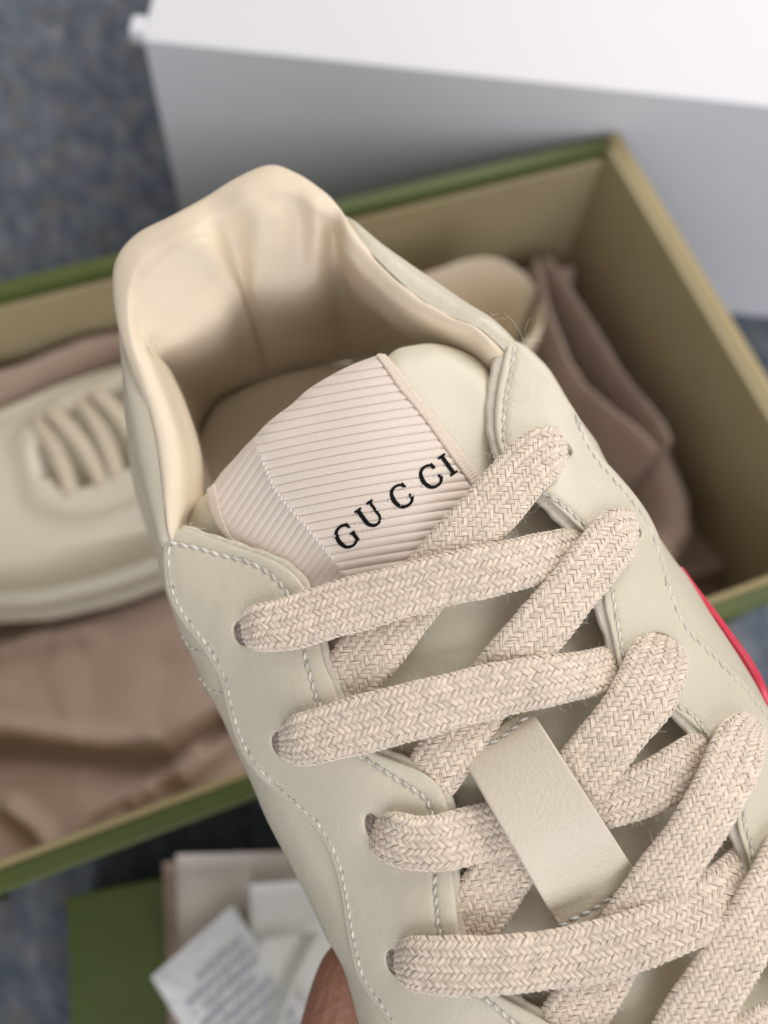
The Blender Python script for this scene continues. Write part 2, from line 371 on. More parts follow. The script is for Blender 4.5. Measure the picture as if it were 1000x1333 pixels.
# ---- dust bag lying in the box (one cloth, rumpled)
def sstep(x, a, b):
    t = np.clip((x - a) / (b - a), 0, 1); return t * t * (3 - 2 * t)
def cloth_height(X, Y):
    Z = 3.2 + 0 * X
    q = np.stack([X.ravel(), Y.ravel()], 1)
    for k in range(14):
        a = rng.uniform(0, 6.28); f_ = rng.uniform(0.3, 1.3); Z += 0.10 / (0.5 + f_) * np.sin(f_ * (X * math.cos(a) + Y * math.sin(a)) + rng.uniform(0, 6.28))
    def ridge(pl, h, wd, p=2.0):
        d = dist_poly(q, np.asarray(pl, float)[:, :2]).reshape(X.shape); return h * np.exp(-(d / wd)**p)
    W = lambda l, z: [onz(p, z) for p in l]
    # roll of cloth behind the shoe, at the left
    Z = np.maximum(Z, 3.0 + ridge([(-14, 22.7), (-7.5, 23.0), (-2.2, 23.5), (1.5, 23.4)], 6.8, 0.95, 3) + 0.15 * np.sin(X * 1.3))
    # bag edge standing up by the right wall: two lips with a gap
    Z = np.maximum(Z, 3.0 + ridge(W([(697, 342), (711, 405), (738, 475), (790, 550), (838, 604)], 8.2), 5.6, 0.30, 4))
    Z = np.maximum(Z, 3.0 + ridge(W([(712, 335), (745, 385), (787, 450), (826, 520), (858, 590)], 8.2), 5.4, 0.30, 4))
    Z = np.maximum(Z, 3.0 + ridge(W([(845, 600), (870, 660), (872, 700), (840, 740)], 6.5), 3.6, 1.2, 3))
    Z = np.maximum(Z, 3.0 + ridge(W([(640, 345), (690, 345), (745, 340)], 8), 4.4, 0.8, 3))
    Z = np.maximum(Z, 3.0 + ridge(W([(800, 600), (780, 680), (800, 740)], 6), 2.4, 1.6, 3))
    # front part: upper layer folded over the lower one
    e = np.interp(X, [-14, -11.2, -7.5, -4.8, -2.5, 0, 6, 23], [9.2, 8.9, 7.0, 5.9, 6.6, 6.2, 5.5, 5.0])
    Z += 1.25 * sstep(Y - e, -0.22, 0.12) * sstep(11.5 - Y, -4, 0.5)
    Z += 0.35 * np.exp(-((Y - e - 0.55) / 0.45)**2)
    for pl, h, wd in [([(75, 1095), (110, 1060), (160, 1030), (215, 1008), (250, 975)], 0.55, 0.40), ([(0, 1050), (40, 1080), (60, 1110)], 0.6, 0.4), ([(170, 1045), (190, 1030)], 0.5, 0.3),
                      ([(240, 1010), (300, 960), (330, 930)], 0.7, 0.5), ([(0, 845), (60, 828), (110, 822)], 0.7, 0.6), ([(215, 870), (200, 930)], -0.3, 0.9), ([(300, 900), (250, 935), (200, 950)], 0.35, 0.7)]:
        Z += ridge(W(pl, 4.6), h, wd)
    for k in range(46):        # sharp little creases
        x0, y0, a, l_ = rng.uniform(-14, 23), rng.uniform(3, 24), rng.normal(0.4, 0.9), rng.uniform(1.0, 4.0)
        pl = np.array([[x0, y0], [x0 + l_ * .5 * math.cos(a), y0 + l_ * .5 * math.sin(a)], [x0 + l_ * math.cos(a + .3), y0 + l_ * math.sin(a + .3)]])
        d = dist_poly(q, pl).reshape(X.shape); Z += rng.choice([-1, 1]) * rng.uniform(0.06, 0.2) * np.exp(-d / rng.uniform(0.15, 0.4))
    return Z
nx, ny = 380, 220
cx_, cy_ = np.meshgrid(np.linspace(BX0 + 1.0, BX1 - 1.0, nx), np.linspace(BY0 + 1.02, BY1 - T - 0.3, ny), indexing='ij')
cz_ = cloth_height(cx_, cy_)
bag = mesh('dust_bag', np.stack([cx_.ravel(), cy_.ravel(), cz_.ravel()], 1), grid_faces(nx, ny), M_cloth, None)
sol = bag.modifiers.new('thickness', 'SOLIDIFY'); sol.thickness = 0.0012; sol.offset = -1
bag['label'] = 'rumpled mauve brown dust bag lining the green shoe box under the sneaker'; bag['category'] = 'dust bag'

# ---- lid with pouch, card, tag and leaflet in front of the box
lid = thing('box_lid', 'dark green box lid lying on the carpet in front of the box', 'lid', (-3, -8, 0))
LR, LP = -0.178, (-10.25, 2.0)
bevel_box('lid_top', (-10.25, -30, 3.6), (16, 2.0, 4.0), M_green, lid, 0.1, rot=LR, piv=LP)
bevel_box('lid_side', (-10.23, -29.98, 0.05), (-9.8, 1.98, 3.59), M_green, lid, 0.05, rot=LR, piv=LP)
bevel_box('lid_side', (15.55, -29.98, 0.05), (15.98, 1.98, 3.59), M_green, lid, 0.05, rot=LR, piv=LP)
bevel_box('lid_side', (-9.79, 1.55, 0.05), (15.54, 1.98, 3.59), M_green, lid, 0.05, rot=LR, piv=LP)
bevel_box('lid_side', (-9.79, -29.98, 0.05), (15.54, -29.55, 3.59), M_green, lid, 0.05, rot=LR, piv=LP)
def flat_slab(name, corners_px, z, th, m, parent, r=0.05, puff=0.0, n=14, crumple=0.0):
    """a small four-cornered sheet lying at height z; corners as seen, clockwise from top left"""
    c = [onz(p, z)[:2] for p in corners_px]; u = np.linspace(0, 1, n); U, Vv = np.meshgrid(u, u, indexing='ij')
    xy = (np.array(c[0])[None, None] * ((1 - U) * (1 - Vv))[..., None] + np.array(c[1]) * (U * (1 - Vv))[..., None] + np.array(c[2]) * (U * Vv)[..., None] + np.array(c[3]) * ((1 - U) * Vv)[..., None])
    e = np.minimum.reduce([U, 1 - U, Vv, 1 - Vv]) * 2; zz = z + puff * np.sqrt(np.clip(e * 3, 0, 1)) + 0.03 * np.sin(5 * U + 3 * Vv)
    if crumple: zz = zz + crumple * (np.abs(np.sin(7 * U + 9 * Vv)) * np.abs(np.sin(11 * U - 5 * Vv + 1)) + 0.5 * np.abs(np.sin(17 * Vv + 6 * U))) * np.clip(e * 2, 0, 1) * (1.3 - U)
    top = np.concatenate([xy, zz[..., None]], 2).reshape(-1, 3); bot = top.copy(); bot[:, 2] = z - th
    F = grid_faces(n, n); b = n * n
    ring = [i * n for i in range(n)] + [(n - 1) * n + j for j in range(1, n)] + [i * n + n - 1 for i in range(n - 2, -1, -1)] + [j for j in range(n - 2, 0, -1)]
    W = np.array([(ring[i], ring[(i + 1) % len(ring)], ring[(i + 1) % len(ring)] + b, ring[i] + b) for i in range(len(ring))])
    return mesh(name, np.concatenate([top, bot]), np.concatenate([F, W, F[:, ::-1] + b]), m, parent)
pc = thing('cloth_pouch', 'folded pale pink cloth pouch lying on the green lid', 'pouch', (*onz((300, 1220), 4)[:2], 4.01))
flat_slab('lower_fold', [(212, 1122), (430, 1110), (470, 1400), (222, 1420)], 4.55, 0.5, M_cloth, pc, puff=0.1)
flat_slab('upper_fold', [(229, 1112), (450, 1106), (490, 1400), (236, 1420)], 5.1, 0.45, M_pouch, pc, puff=0.25)
cd = flat_slab('envelope', [(325, 1151), (470, 1140), (520, 1400), (330, 1420)], 5.75, 0.25, M_paper, None, puff=0.08)
cd['label'] = 'plain cream white card on top of the pale pink pouch'; cd['category'] = 'card'
tg = thing('packet', 'crumpled white packet with grey lines of print lying crooked on the pouch', 'packet', (*onz((285, 1270), 6)[:2], 5.95))
TC = [(197, 1273), (302, 1180), (412, 1335), (300, 1440)]
flat_slab('packet', TC, 6.1, 0.1, M_packet, tg, puff=0.10, n=40, crumple=0.10)
def tagpt(u, v, z=6.34):
    c = [onz(p, 6.1) for p in TC]; q = c[0] * (1 - u) * (1 - v) + c[1] * u * (1 - v) + c[2] * u * v + c[3] * (1 - u) * v; q[2] = z; return q
vv = []
for k in range(9):
    v0 = 0.20 + 0.085 * k; us = 0.16 if k else 0.35; x = us
    while x < (0.9 if k % 3 else 0.8):
        l_ = random.uniform(0.05, 0.16); x1 = min(x + l_, 0.92)
        a, b, c, d = tagpt(x, v0), tagpt(x1, v0), tagpt(x1, v0 + 0.042), tagpt(x, v0 + 0.042)
        vv.append((np.array([a, b, c, d]), np.array([[0, 1, 2, 3]]))); x = x1 + 0.025
Vt, Ft = merge(vv); mesh('print', Vt, Ft, M_ink, tg, kind='stuff')
# leaflet with a curled right edge
lf = []
for t in np.linspace(0, 1, 14):
    y = 1212 + t * 150; xr = 417 - 55 * t - 8 * math.sin(t * 3); row = []
    for s_, h in [(-75, 0.0), (-55, .05), (-38, .08), (-24, .12), (-14, .45), (-7, .8), (-1, .95), (2, .7), (0, .45)]:
        q = onz((xr + s_, y + s_ * -0.1), 6.1 + 0.02); row.append((q[0], q[1], 6.12 + h))
    lf.append(row)
le = loft('leaflet', lf, M_paper, None, 2, 3); so = le.modifiers.new('thickness', 'SOLIDIFY'); so.thickness = 0.0006
le['label'] = 'white paper leaflet with a curled edge beside the holding thumb'; le['category'] = 'leaflet'

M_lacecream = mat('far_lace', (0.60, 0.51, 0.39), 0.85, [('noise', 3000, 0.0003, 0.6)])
M_sole2 = mat('pale_sole', (0.74, 0.71, 0.60), 0.5, [('noise', 1500, 0.0001, 0.4)])
# ------------------------------------------------------------------ the other sneaker, lying in the box
GRP = 'pair of cream sneakers'
s2 = thing('sneaker', 'second cream sneaker lying blurred in the open green shoe box, toe to the left', 'sneaker', (1.5, 18.4, 3.5), GRP)
HX = [-13.2, -12.6, -11, -8, -5, -2, 1, 4, 7, 10, 13, 15, 16.1, 16.5]
HW = [0.6, 2.1, 3.4, 4.3, 4.55, 4.4, 4.0, 3.7, 3.5, 3.35, 3.25, 2.7, 1.6, 0.5]
HH = [0.5, 1.5, 2.3, 2.9, 3.5, 4.3, 5.1, 5.5, 5.0, 4.8, 5.6, 6.2, 6.0, 5.6]
OP = [0, 0, 0, 0, 0, 0, 0, 0.15, 1, 1, 1, 1, 1, 1]
YC, ZB = 18.35, 6.2
cc = np.linspace(-1, 1, 97)
XF = np.linspace(-13.2, 16.5, 300); KS = np.exp(-np.linspace(-2, 2, 31)**2); KS /= KS.sum()
HWF = np.convolve(np.pad(np.interp(XF, HX, HW), 15, 'edge'), KS, 'valid'); HHF = np.convolve(np.pad(np.interp(XF, HX, HH), 15, 'edge'), KS, 'valid')
def s2_hw(x):
    if x > 13.2: return 3.2 * math.sqrt(max(1 - ((x - 13.2) / 3.27)**2, 0.0004))
    if x < -10.2: return np.interp(-10.2, XF, HWF) * math.sqrt(max(1 - ((-10.2 - x) / 3.02)**2.2, 0.0004))
    return np.interp(x, XF, HWF)
def s2_section(x):
    hw, hh, op = s2_hw(x), np.interp(x, XF, HHF), np.interp(x, HX, OP)
    a = np.abs(cc); sg = np.sign(cc)
    ph = a * math.pi / 2; yc_ = hw * np.sin(ph)**0.9; zc_ = hh * np.cos(ph)**0.62
    yo = hw * np.interp(a, [0, .25, .45, .52, .6, .8, 1], [0, .62, .74, .82, .92, 1.0, 1.0]); zo = hh * np.interp(a, [0, .25, .45, .52, .6, .8, 1], [.05, .12, .86, 1.0, .93, .4, 0])
    y = yc_ * (1 - op) + yo * op; z = zc_ * (1 - op) + zo * op
    # throat: the panel round the laces stands a little higher
    if -7 < x < 6:
        Y = sg * y; r = np.sqrt((np.clip(-4.2 - x, 0, 9))**2 + (Y / 0.95)**2)
        z = z - 1.15 * (1 - sstep(r, 1.7, 2.0)) * (1 - op) + 0.32 * (1 - sstep(r, 3.1, 3.25)) * (1 - op)
    z = z + 0.26 * sstep(a - 0.62 - 0.10 * math.sin((x + 4) * 0.55), -0.03, 0.03) * (1 - op)         # overlay along the side
    if x < -8.5: z = z + 0.0
    return np.stack([np.full(len(cc), x), YC + sg * y, ZB + z], 1)
xs2 = np.r_[-13.2 + 3.0 * np.linspace(0, 1, 18)**2, np.linspace(-10.1, 13.2, 56), 13.2 + 3.25 * np.sin(np.linspace(0.08, 1, 16) * math.pi / 2)]
rows2 = np.array([s2_section(x) for x in xs2])
mesh('upper', rows2.reshape(-1, 3), grid_faces(90, 97), M_leather, s2)
def s2_sole(x, fl, z0, z1):
    hw = s2_hw(x) + fl; t = np.linspace(0, 2 * math.pi, 33)[:-1]
    y = hw * np.sign(np.cos(t)) * np.abs(np.cos(t))**0.35; z = (z0 + z1) / 2 + (z1 - z0) / 2 * np.sign(np.sin(t)) * np.abs(np.sin(t))**0.6
    return np.stack([np.full(32, x * 1.015), YC + y, z], 1)
def ringloft(name, rings, m, par):
    r = np.array(rings); n, k = r.shape[:2]; V = r.reshape(-1, 3); F = [tuple(f) for f in grid_faces(n, k, closed_v=True)]
    F += [tuple(range(k))[::-1], tuple((n - 1) * k + i for i in range(k))]
    return mesh(name, V, F, m, par)
ringloft('midsole', [s2_sole(x, 0.55, 5.35, 6.75) for x in xs2], M_sole2, s2)
ringloft('midsole', [s2_sole(x, 0.85, 4.3, 5.33) for x in xs2], M_sole2, s2)
ringloft('outsole', [s2_sole(x, 0.55, 3.6, 4.28) for x in xs2], mat('sole_rubber_shaded', (0.36, 0.27, 0.17), 0.6), s2)  # rubber coloured darker to stand in for the shadow along the sole's lower edge
for k, x in enumerate((-5.3, -4.3, -3.3, -2.3, -1.2, -0.1, 1.0, 2.2)):
    y = np.linspace(-2.3, 2.3, 15); hh = np.interp(x, HX, HH); hw = np.interp(x, HX, HW)
    ph = np.arcsin(np.clip(np.abs(y) / hw, 0, 1)**(1 / 0.9)); z = ZB + hh * np.cos(ph)**0.62 + 0.02 + 0.18 * np.cos(y / 2.3 * 1.57)
    z += 0.20; z[[0, -1]] -= 0.35
    dx = (-0.75 if k % 2 else -0.35) * (y / 2.3) - 0.3 * (y / 2.3)**2; z = z + (0.10 if k % 2 else 0)
    p = np.stack([x + dx, YC + y, z], 1); K = len(p); Tn = np.gradient(p, axis=0); Tn /= np.linalg.norm(Tn, axis=1)[:, None]
    A = np.cross(Tn, np.tile([0, 0, 1.0], (K, 1))); A /= np.linalg.norm(A, axis=1)[:, None]; B = np.cross(A, Tn)
    rad = np.stack([np.full(K, 0.33), np.full(K, 0.12)], 1); V, F = tubes(p[None], A[None], B[None], rad[None], 12)
    mesh('lace', V, F, M_lacecream, s2)
tl = []
for x, y0, z0 in [(1.5, 2.3, 10.9), (4, 2.4, 11.9), (6, 2.4, 12.6), (7.2, 2.1, 12.9), (7.4, 1.8, 12.6)]:
    tl.append([(x, YC + y0 * c, z0 - 1.2 * c * c) for c in np.linspace(-1, 1, 7)])
so = loft('tongue', tl, M_tongue, s2, 3, 3).modifiers.new('thickness', 'SOLIDIFY'); so.thickness = 0.005
clx = np.r_[np.linspace(7.2, 13.2, 16), 13.2 + 3.15 * np.sin(np.linspace(0.1, 1, 10) * math.pi / 2)]
cl = np.array([s2_section(x)[20:77] * [1, 1, 1] + np.array([0, 0, .05]) for x in clx])
mesh('collar_lining', cl.reshape(-1, 3), grid_faces(cl.shape[0], cl.shape[1]), M_lining, s2)

# ------------------------------------------------------------------ the held sneaker
DE = TPS([(450, 480, 16.0), (530, 650, 15.05), (640, 900, 14.55), (740, 1150, 14.2), (830, 1350, 14.0), (930, 1600, 13.9),
          (320, 818, 15.3), (370, 968, 15.05), (490, 1085, 14.65), (517, 1250, 14.5), (600, 1420, 14.3),
          (224, 767, 16.0), (293, 884, 15.7), (360, 1023, 15.4), (441, 1122, 15.0), (457, 1210, 14.95), (530, 1380, 14.75), (620, 1550, 14.6),
          (215, 745, 16.1), (300, 960, 15.85), (345, 1065, 15.65), (400, 1171, 15.4), (455, 1291, 15.2), (520, 1480, 15.1),
          (730, 590, 15.75), (820, 690, 15.55), (865, 840, 15.1), (970, 950, 15.0), (1050, 1100, 14.8), (1150, 1300, 14.7),
          (790, 610, 16.05), (849, 695, 15.95), (885, 790, 15.6), (940, 865, 15.5), (1000, 935, 15.5), (1110, 1080, 15.4), (1220, 1300, 15.4),
          (716, 483, 16.5), (776, 576, 16.35), (869, 720, 16.15), (926, 800, 16.0), (990, 910, 15.95), (1100, 1050, 15.9),
          (662, 441, 16.6), (640, 540, 16.0), (217, 700, 16.15), (300, 715, 15.75), (385, 765, 15.25)], 2e-3)
DT0 = TPS([(530, 650, 15.3), (640, 900, 14.85), (740, 1150, 14.5), (830, 1350, 14.3), (930, 1600, 14.3), (420, 850, 15.53), (480, 1000, 15.24), (560, 1110, 15.12), (620, 1280, 14.95), (700, 1500, 14.7),
           (660, 560, 16.30), (760, 740, 15.88), (830, 880, 15.57), (920, 1000, 15.38), (990, 1160, 15.25), (1100, 1400, 15.1),
           (500, 470, 16.1), (562, 447, 16.45), (637, 480, 16.55), (400, 505, 16.15), (340, 560, 16.1), (270, 640, 16.45), (245, 685, 16.6), (300, 700, 16.1), (400, 640, 15.6), (470, 560, 15.65), (380, 760, 15.6)], 2e-3)
sh = thing('sneaker', 'cream sneaker held up close, thick beige laces and a name ribbon on its tongue', 'sneaker', P((420, 700), 20)[0], GRP)

# ---- eyestays -----------------------------------------------------
L_in = [(216, 698), (228, 690), (242, 688), (266, 697), (308, 712), (350, 727), (377, 743), (394, 762), (402, 785), (409, 812), (417, 839), (423, 866), (433, 888), (441, 914),
        (452, 945), (470, 966), (488, 979), (516, 991), (545, 1003), (566, 1017), (578, 1034), (584, 1056), (587, 1090), (590, 1136), (593, 1168), (598, 1213), (607, 1250), (625, 1277), (655, 1298), (700, 1323), (735, 1350), (760, 1400), (800, 1500)]
L_seam = [(219, 728), (224, 767), (239, 800), (260, 827), (278, 854), (293, 884), (303, 926), (318, 970), (333, 994), (360, 1023), (390, 1050), (411, 1069), (429, 1096), (441, 1124), (450, 1161), (457, 1206), (469, 1261), (487, 1295), (505, 1320), (530, 1362), (590, 1470)]
L_out = [(213, 706), (212, 730), (217, 768), (232, 803), (253, 831), (271, 858), (286, 887), (296, 929), (311, 974), (327, 1000), (355, 1029), (385, 1056), (405, 1074), (422, 1099), (434, 1127), (443, 1163), (450, 1208), (462, 1264), (481, 1300), (499, 1325), (524, 1367), (585, 1476)]
R_in = [(662, 442), (654, 474), (647, 510), (644, 546), (648, 579), (662, 606), (682, 628), (707, 645), (737, 671), (752, 686), (770, 703), (782, 730), (785, 760), (787, 789), (793, 813), (800, 843), (808, 873), (830, 898), (858, 914), (880, 925), (910, 951), (934, 975), (950, 1005), (957, 1045), (961, 1080), (973, 1116), (985, 1155), (1010, 1190), (1060, 1230), (1120, 1330)]
R_seam = [(749, 540), (761, 573), (777, 598), (794, 618), (815, 642), (835, 668), (849, 695), (860, 729), (869, 760), (880, 792), (893, 817), (912, 838), (940, 866), (968, 895), (988, 920), (1040, 985), (1120, 1090), (1230, 1300)]
R_out = [(684, 450), (700, 466), (716, 483), (737, 517), (752, 540), (768, 570), (783, 594), (801, 614), (822, 638), (841, 664), (856, 693), (867, 728), (876, 759), (887, 789), (899, 813), (917, 833), (945, 861), (973, 890), (993, 915), (1046, 980), (1127, 1085), (1238, 1300)]
li = smooth_line(L_in, 4); lo = smooth_line(L_out, 5); ri = smooth_line(R_in, 4); ro = smooth_line(R_out, 5)
EYE_L = [(317, 824, 12, 17), (366, 968, 11, 16), (487, 1078, 10, 20), (515, 1253, 11, 18)]
EYE_R = [(728, 583, 18, 10), (819, 690, 17, 10), (862, 838, 20, 12), (975, 945, 20, 11)]
def ell(cx, cy, a, b, rot, n=22):
    t = np.linspace(0, 2 * math.pi, n, endpoint=False); x, y = a * np.cos(t), b * np.sin(t); c, s = math.cos(rot), math.sin(rot)
    return np.stack([cx + c * x - s * y, cy + s * x + c * y], 1)
st_L_top = [(221, 722), (221, 707), (239, 709), (257, 713), (278, 719), (305, 726), (329, 734), (350, 746), (371, 767), (383, 790), (390, 820), (396, 846), (402, 875), (410, 902), (419, 926), (433, 952), (452, 974), (474, 987), (504, 1006), (531, 1023), (552, 1038), (562, 1059), (565, 1090), (566, 1138), (567, 1168), (572, 1213), (583, 1250), (603, 1280), (637, 1304), (664, 1327), (700, 1352)]
st_R_in = [(670, 450), (665, 486), (660, 507), (657, 528), (656, 555), (658, 582), (672, 609), (692, 630), (713, 645), (728, 654), (746, 669), (762, 685), (778, 706), (792, 735), (796, 760), (799, 780), (803, 807), (808, 834), (813, 857), (835, 886), (862, 905), (886, 921), (904, 933), (922, 957), (936, 971), (955, 1000), (966, 1040), (970, 1074), (977, 1098), (983, 1128), (990, 1150), (1015, 1182), (1065, 1222)]
stl = smooth_line(st_L_top, 4); stls = smooth_line(L_seam, 4); strr = smooth_line(st_R_in, 4); strs = smooth_line(R_seam, 4)
def groove(p, lines, w=3.6, a=0.035):
    g = 0
    for l in lines: g = g + a * np.exp(-(dist_poly(p, l) / w)**2)
    return g
def near_line(l, offs=(0, 3, -3, 7, -7)):
    t = np.gradient(l, axis=0); t /= np.linalg.norm(t, axis=1)[:, None] + 1e-9; n = np.stack([-t[:, 1], t[:, 0]], 1)
    return np.concatenate([l + n * o for o in offs])
def eyes_bump(p, eyes):
    z = 0
    for (x, y, a, b) in eyes: z = z + 0.05 * np.exp(-(((p[:, 0] - x) / (a + 14))**2 + ((p[:, 1] - y) / (b + 14))**2))
    return z
sag = lambda p: 0.018 * np.sin(p[:, 0] / 37.0 + p[:, 1] / 61.0) + 0.014 * np.sin(p[:, 0] / 23.0 - p[:, 1] / 29.0 + 1.0)
DLeye = lambda p: DE(p) + groove(p, [stl, stls]) + eyes_bump(p, EYE_L) + sag(p)
DReye = lambda p: DE(p) + groove(p, [strr, strs]) + eyes_bump(p, EYE_R) + sag(p)
out_L = np.r_[li, lo[::-1]]; out_R = np.r_[ri, ro[::-1]]
panel('eyestay', out_L, DLeye, M_leather, sh, thick=0.125, bev=6, bdepth=0.05, grid=9, holes=[ell(x, y, a, b, -0.35) for x, y, a, b in EYE_L], extra=near_line(stl), rings=(1, 2.5, 4.5))
panel('eyestay', out_R, DReye, M_leather, sh, thick=0.10, bev=6, bdepth=0.055, grid=9, holes=[ell(x, y, a, b, 0.5) for x, y, a, b in EYE_R], extra=near_line(strr), rings=(1, 2.5, 4.5))
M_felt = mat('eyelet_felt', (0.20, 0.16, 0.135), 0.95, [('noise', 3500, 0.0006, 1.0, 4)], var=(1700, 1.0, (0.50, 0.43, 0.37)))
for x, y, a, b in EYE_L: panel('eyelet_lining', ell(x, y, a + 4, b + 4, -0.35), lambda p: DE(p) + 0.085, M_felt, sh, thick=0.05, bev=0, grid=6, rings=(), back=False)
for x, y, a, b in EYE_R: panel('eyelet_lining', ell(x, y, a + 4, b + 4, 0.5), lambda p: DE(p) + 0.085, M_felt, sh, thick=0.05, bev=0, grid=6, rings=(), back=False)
# inner layer showing as the raw cut edge
def offset_line(l, d):
    t = np.gradient(l, axis=0); t /= np.linalg.norm(t, axis=1)[:, None] + 1e-9; d = np.broadcast_to(np.asarray(d, float), (len(l),))
    return l + np.stack([-t[:, 1], t[:, 0]], 1) * d[:, None]
k = np.arange(len(ri)); wob = 1.0 * np.sin(k * 0.9) + 0.8 * np.sin(k * 0.37)
rl = offset_line(ri, np.clip(np.interp(k, [0, 5, 12, 30, 36, 44], [3, 14, 14, 12, 10, 12]), 0, 15) + 0.6 * wob + np.where(k > 40, 1.5 + 2.5 * np.sin(k * 0.21), 0))
rl2 = offset_line(ri, -26)
panel('eyestay_backing', np.r_[rl[:-2], rl2[2:-2][::-1]], lambda p: DE(p) + 0.115, M_edge, sh, thick=0.14, bev=9, bdepth=0.16, grid=10, rings=(1, 3, 5))
k = np.arange(len(li)); wob = 1.0 * np.sin(k * 0.8) + 0.8 * np.sin(k * 0.33)
ll = offset_line(li, -(np.interp(k, [0, 10, 30, 52, 60, 75, 300], [0, 5, 7, 10, 13, 10, 11]) + 0.7 * wob)); ll2 = offset_line(li, 22)
panel('eyestay_backing', np.r_[ll[5:-2], ll2[12:-2][::-1]], lambda p: DE(p) + 0.13, M_edge, sh, thick=0.14, bev=6, bdepth=0.10, grid=10, rings=(1, 3, 5))

# ---- side panels (the leather that turns away to the sides)
L_sil = [(197, 668), (195, 682), (200, 709), (206, 735), (213, 762), (222, 790), (235, 827), (250, 857), (262, 887), (276, 912), (290, 938), (303, 968), (327, 1020), (345, 1063), (366, 1104), (390, 1149), (414, 1197), (424, 1219), (445, 1258), (455, 1289), (466, 1330), (490, 1400), (520, 1490)]
R_sil = [(664, 440), (684, 450), (700, 464), (717, 483), (738, 518), (752, 541), (776, 574), (786, 594), (806, 628), (830, 657), (848, 687), (862, 705), (877, 727), (897, 753), (926, 800), (956, 845), (982, 887), (1000, 920), (1060, 1010), (1150, 1150), (1270, 1400)]
ls = smooth_line(L_sil, 5); rs = smooth_line(R_sil, 5)
seamL1 = smooth_line([(236, 826), (242, 837), (252, 845), (262, 848), (275, 851)], 3); seamL1b = smooth_line([(246, 851), (256, 856), (272, 858)], 3)
seamL2 = smooth_line([(258, 880), (266, 891), (276, 899), (296, 904)], 3)
seamR = smooth_line([(752, 552), (763, 574), (776, 588), (782, 597)], 3)
def sides(p, s): 
    return DE(p) + 0.10
qlo = np.r_[ls, offset_line(lo, 0)[::-1] + np.array([30, -6])]
qro = np.r_[rs, (offset_line(ro, 0)[::-1] + np.array([-30, 8]))[:-4]]
VDN = np.array([0.0, 0.52, 0.854]); WL = np.array([0.85, -0.50, 0.15])
EB = {'L': (34, 0.75), 'R': (30, 0.75)}
def qL(p):
    z = DE(p) + 0.085 + groove(p, [seamL1, seamL2], 3, 0.03) + sag(p)
    # lap steps of the side panels
    y1 = np.interp(p[:, 0], [236, 245, 258, 275], [832, 846, 854, 858]); y2 = np.interp(p[:, 0], [258, 270, 296], [886, 900, 909])
    return z + 0.035 * sstep(p[:, 1] - y1, -1.5, 2.0) + 0.035 * sstep(p[:, 1] - y2, -1.5, 2.0)
panel('side_panel', qlo, qL, M_leather, sh, thick=0, bev=0, grid=8, edge=ls, edge_bev=EB['L'], rings=(0.6, 1.6, 3, 5, 8, 12, 17, 23, 30), extra=np.concatenate([near_line(seamL1), near_line(seamL2)]))
panel('side_panel', qro, lambda p: DE(p) + 0.085 + groove(p, [seamR], 3, 0.03), M_leather, sh, thick=0, bev=0, grid=8, edge=rs, edge_bev=EB['R'], rings=(0.6, 1.6, 3, 5, 8, 12, 17, 23, 29))
def skirt(name, line, extra, inward, m, steps, flare):
    d = DE(line) + 0.085 + extra; c = PC(line, d); rows = []
    for k in steps: rows.append(C2W(c + VDN * k + WL * inward * flare(k)))
    r = np.stack(rows, 1)
    return mesh(name, r.reshape(-1, 3), grid_faces(r.shape[0], r.shape[1]), m, sh)
fl_ = lambda k: 0.10 * k
steps = [0, .15, .4, .8, 1.4, 2.2, 3.0, 3.8]
skirt('side_wall', ls, EB['L'][1], 1.0, M_leather, steps, fl_)
skirt('side_wall', rs, EB['R'][1], -1.0, M_leather, steps, fl_)
def sole_wall(line, extra, inward, lo_, hi_, name, m, bulge):
    d = DE(line) + 0.085 + extra; c = PC(line, d); rows = []
    for t in np.linspace(0, 1, 9):
        k = lo_ + (hi_ - lo_) * t; rows.append(C2W(c + VDN * k + WL * inward * (0.38 - bulge * math.sin(math.pi * t))))
    rows.append(C2W(c + VDN * hi_ + WL * inward * 2.5)); r = np.stack(rows, 1)
    return mesh(name, r.reshape(-1, 3), grid_faces(r.shape[0], r.shape[1]), m, sh)
sole_wall(ls, EB['L'][1], 1.0, 3.8, 6.6, 'midsole', M_sole, 0.25)
sole_wall(rs, EB['R'][1], -1.0, 3.8, 6.6, 'midsole', M_sole, 0.25)

# red stripe bulging out along the right side
sp_out = smooth_line([(890, 738), (902, 755), (917, 775), (932, 794), (958, 829), (978, 856), (992, 880), (1004, 908), (1040, 985), (1110, 1120)], 8)
sp_in = smooth_line([(860, 735), (884, 770), (902, 792), (920, 812), (944, 850), (962, 880), (976, 905), (990, 930), (1025, 1005), (1090, 1140)], 8)
sp_out = sp_out + np.array([-0.5, 0.5]); n_ = min(len(sp_out), len(sp_in)); a_ = resample(sp_out, 8)[:n_]; b_ = resample(sp_in, 8)[:n_]
rows = []
for i in range(n_):
    dd = DE(a_[i])[0] + 1.0
    r = [P(a_[i] * (1 - t) + b_[i] * t, dd - 0.35 * math.sin(math.pi * min(t * 1.2, 1)) * 0.6 + 0.5 * t)[0] for t in np.linspace(0, 1, 7)]
    r = [P(b_[i], dd + 2.0)[0], P(a_[i] - (a_[i] - b_[i]) * 0.25, dd + 1.2)[0], P(a_[i] - (a_[i] - b_[i]) * 0.05, dd + 0.35)[0]] + r
    rows.append(r)
loft('side_stripe', rows, M_red, sh, 1, 3)
edge = [P(a_[i] * 0.96 + b_[i] * 0.04, DE(a_[i])[0] + 0.93)[0] for i in range(n_)]

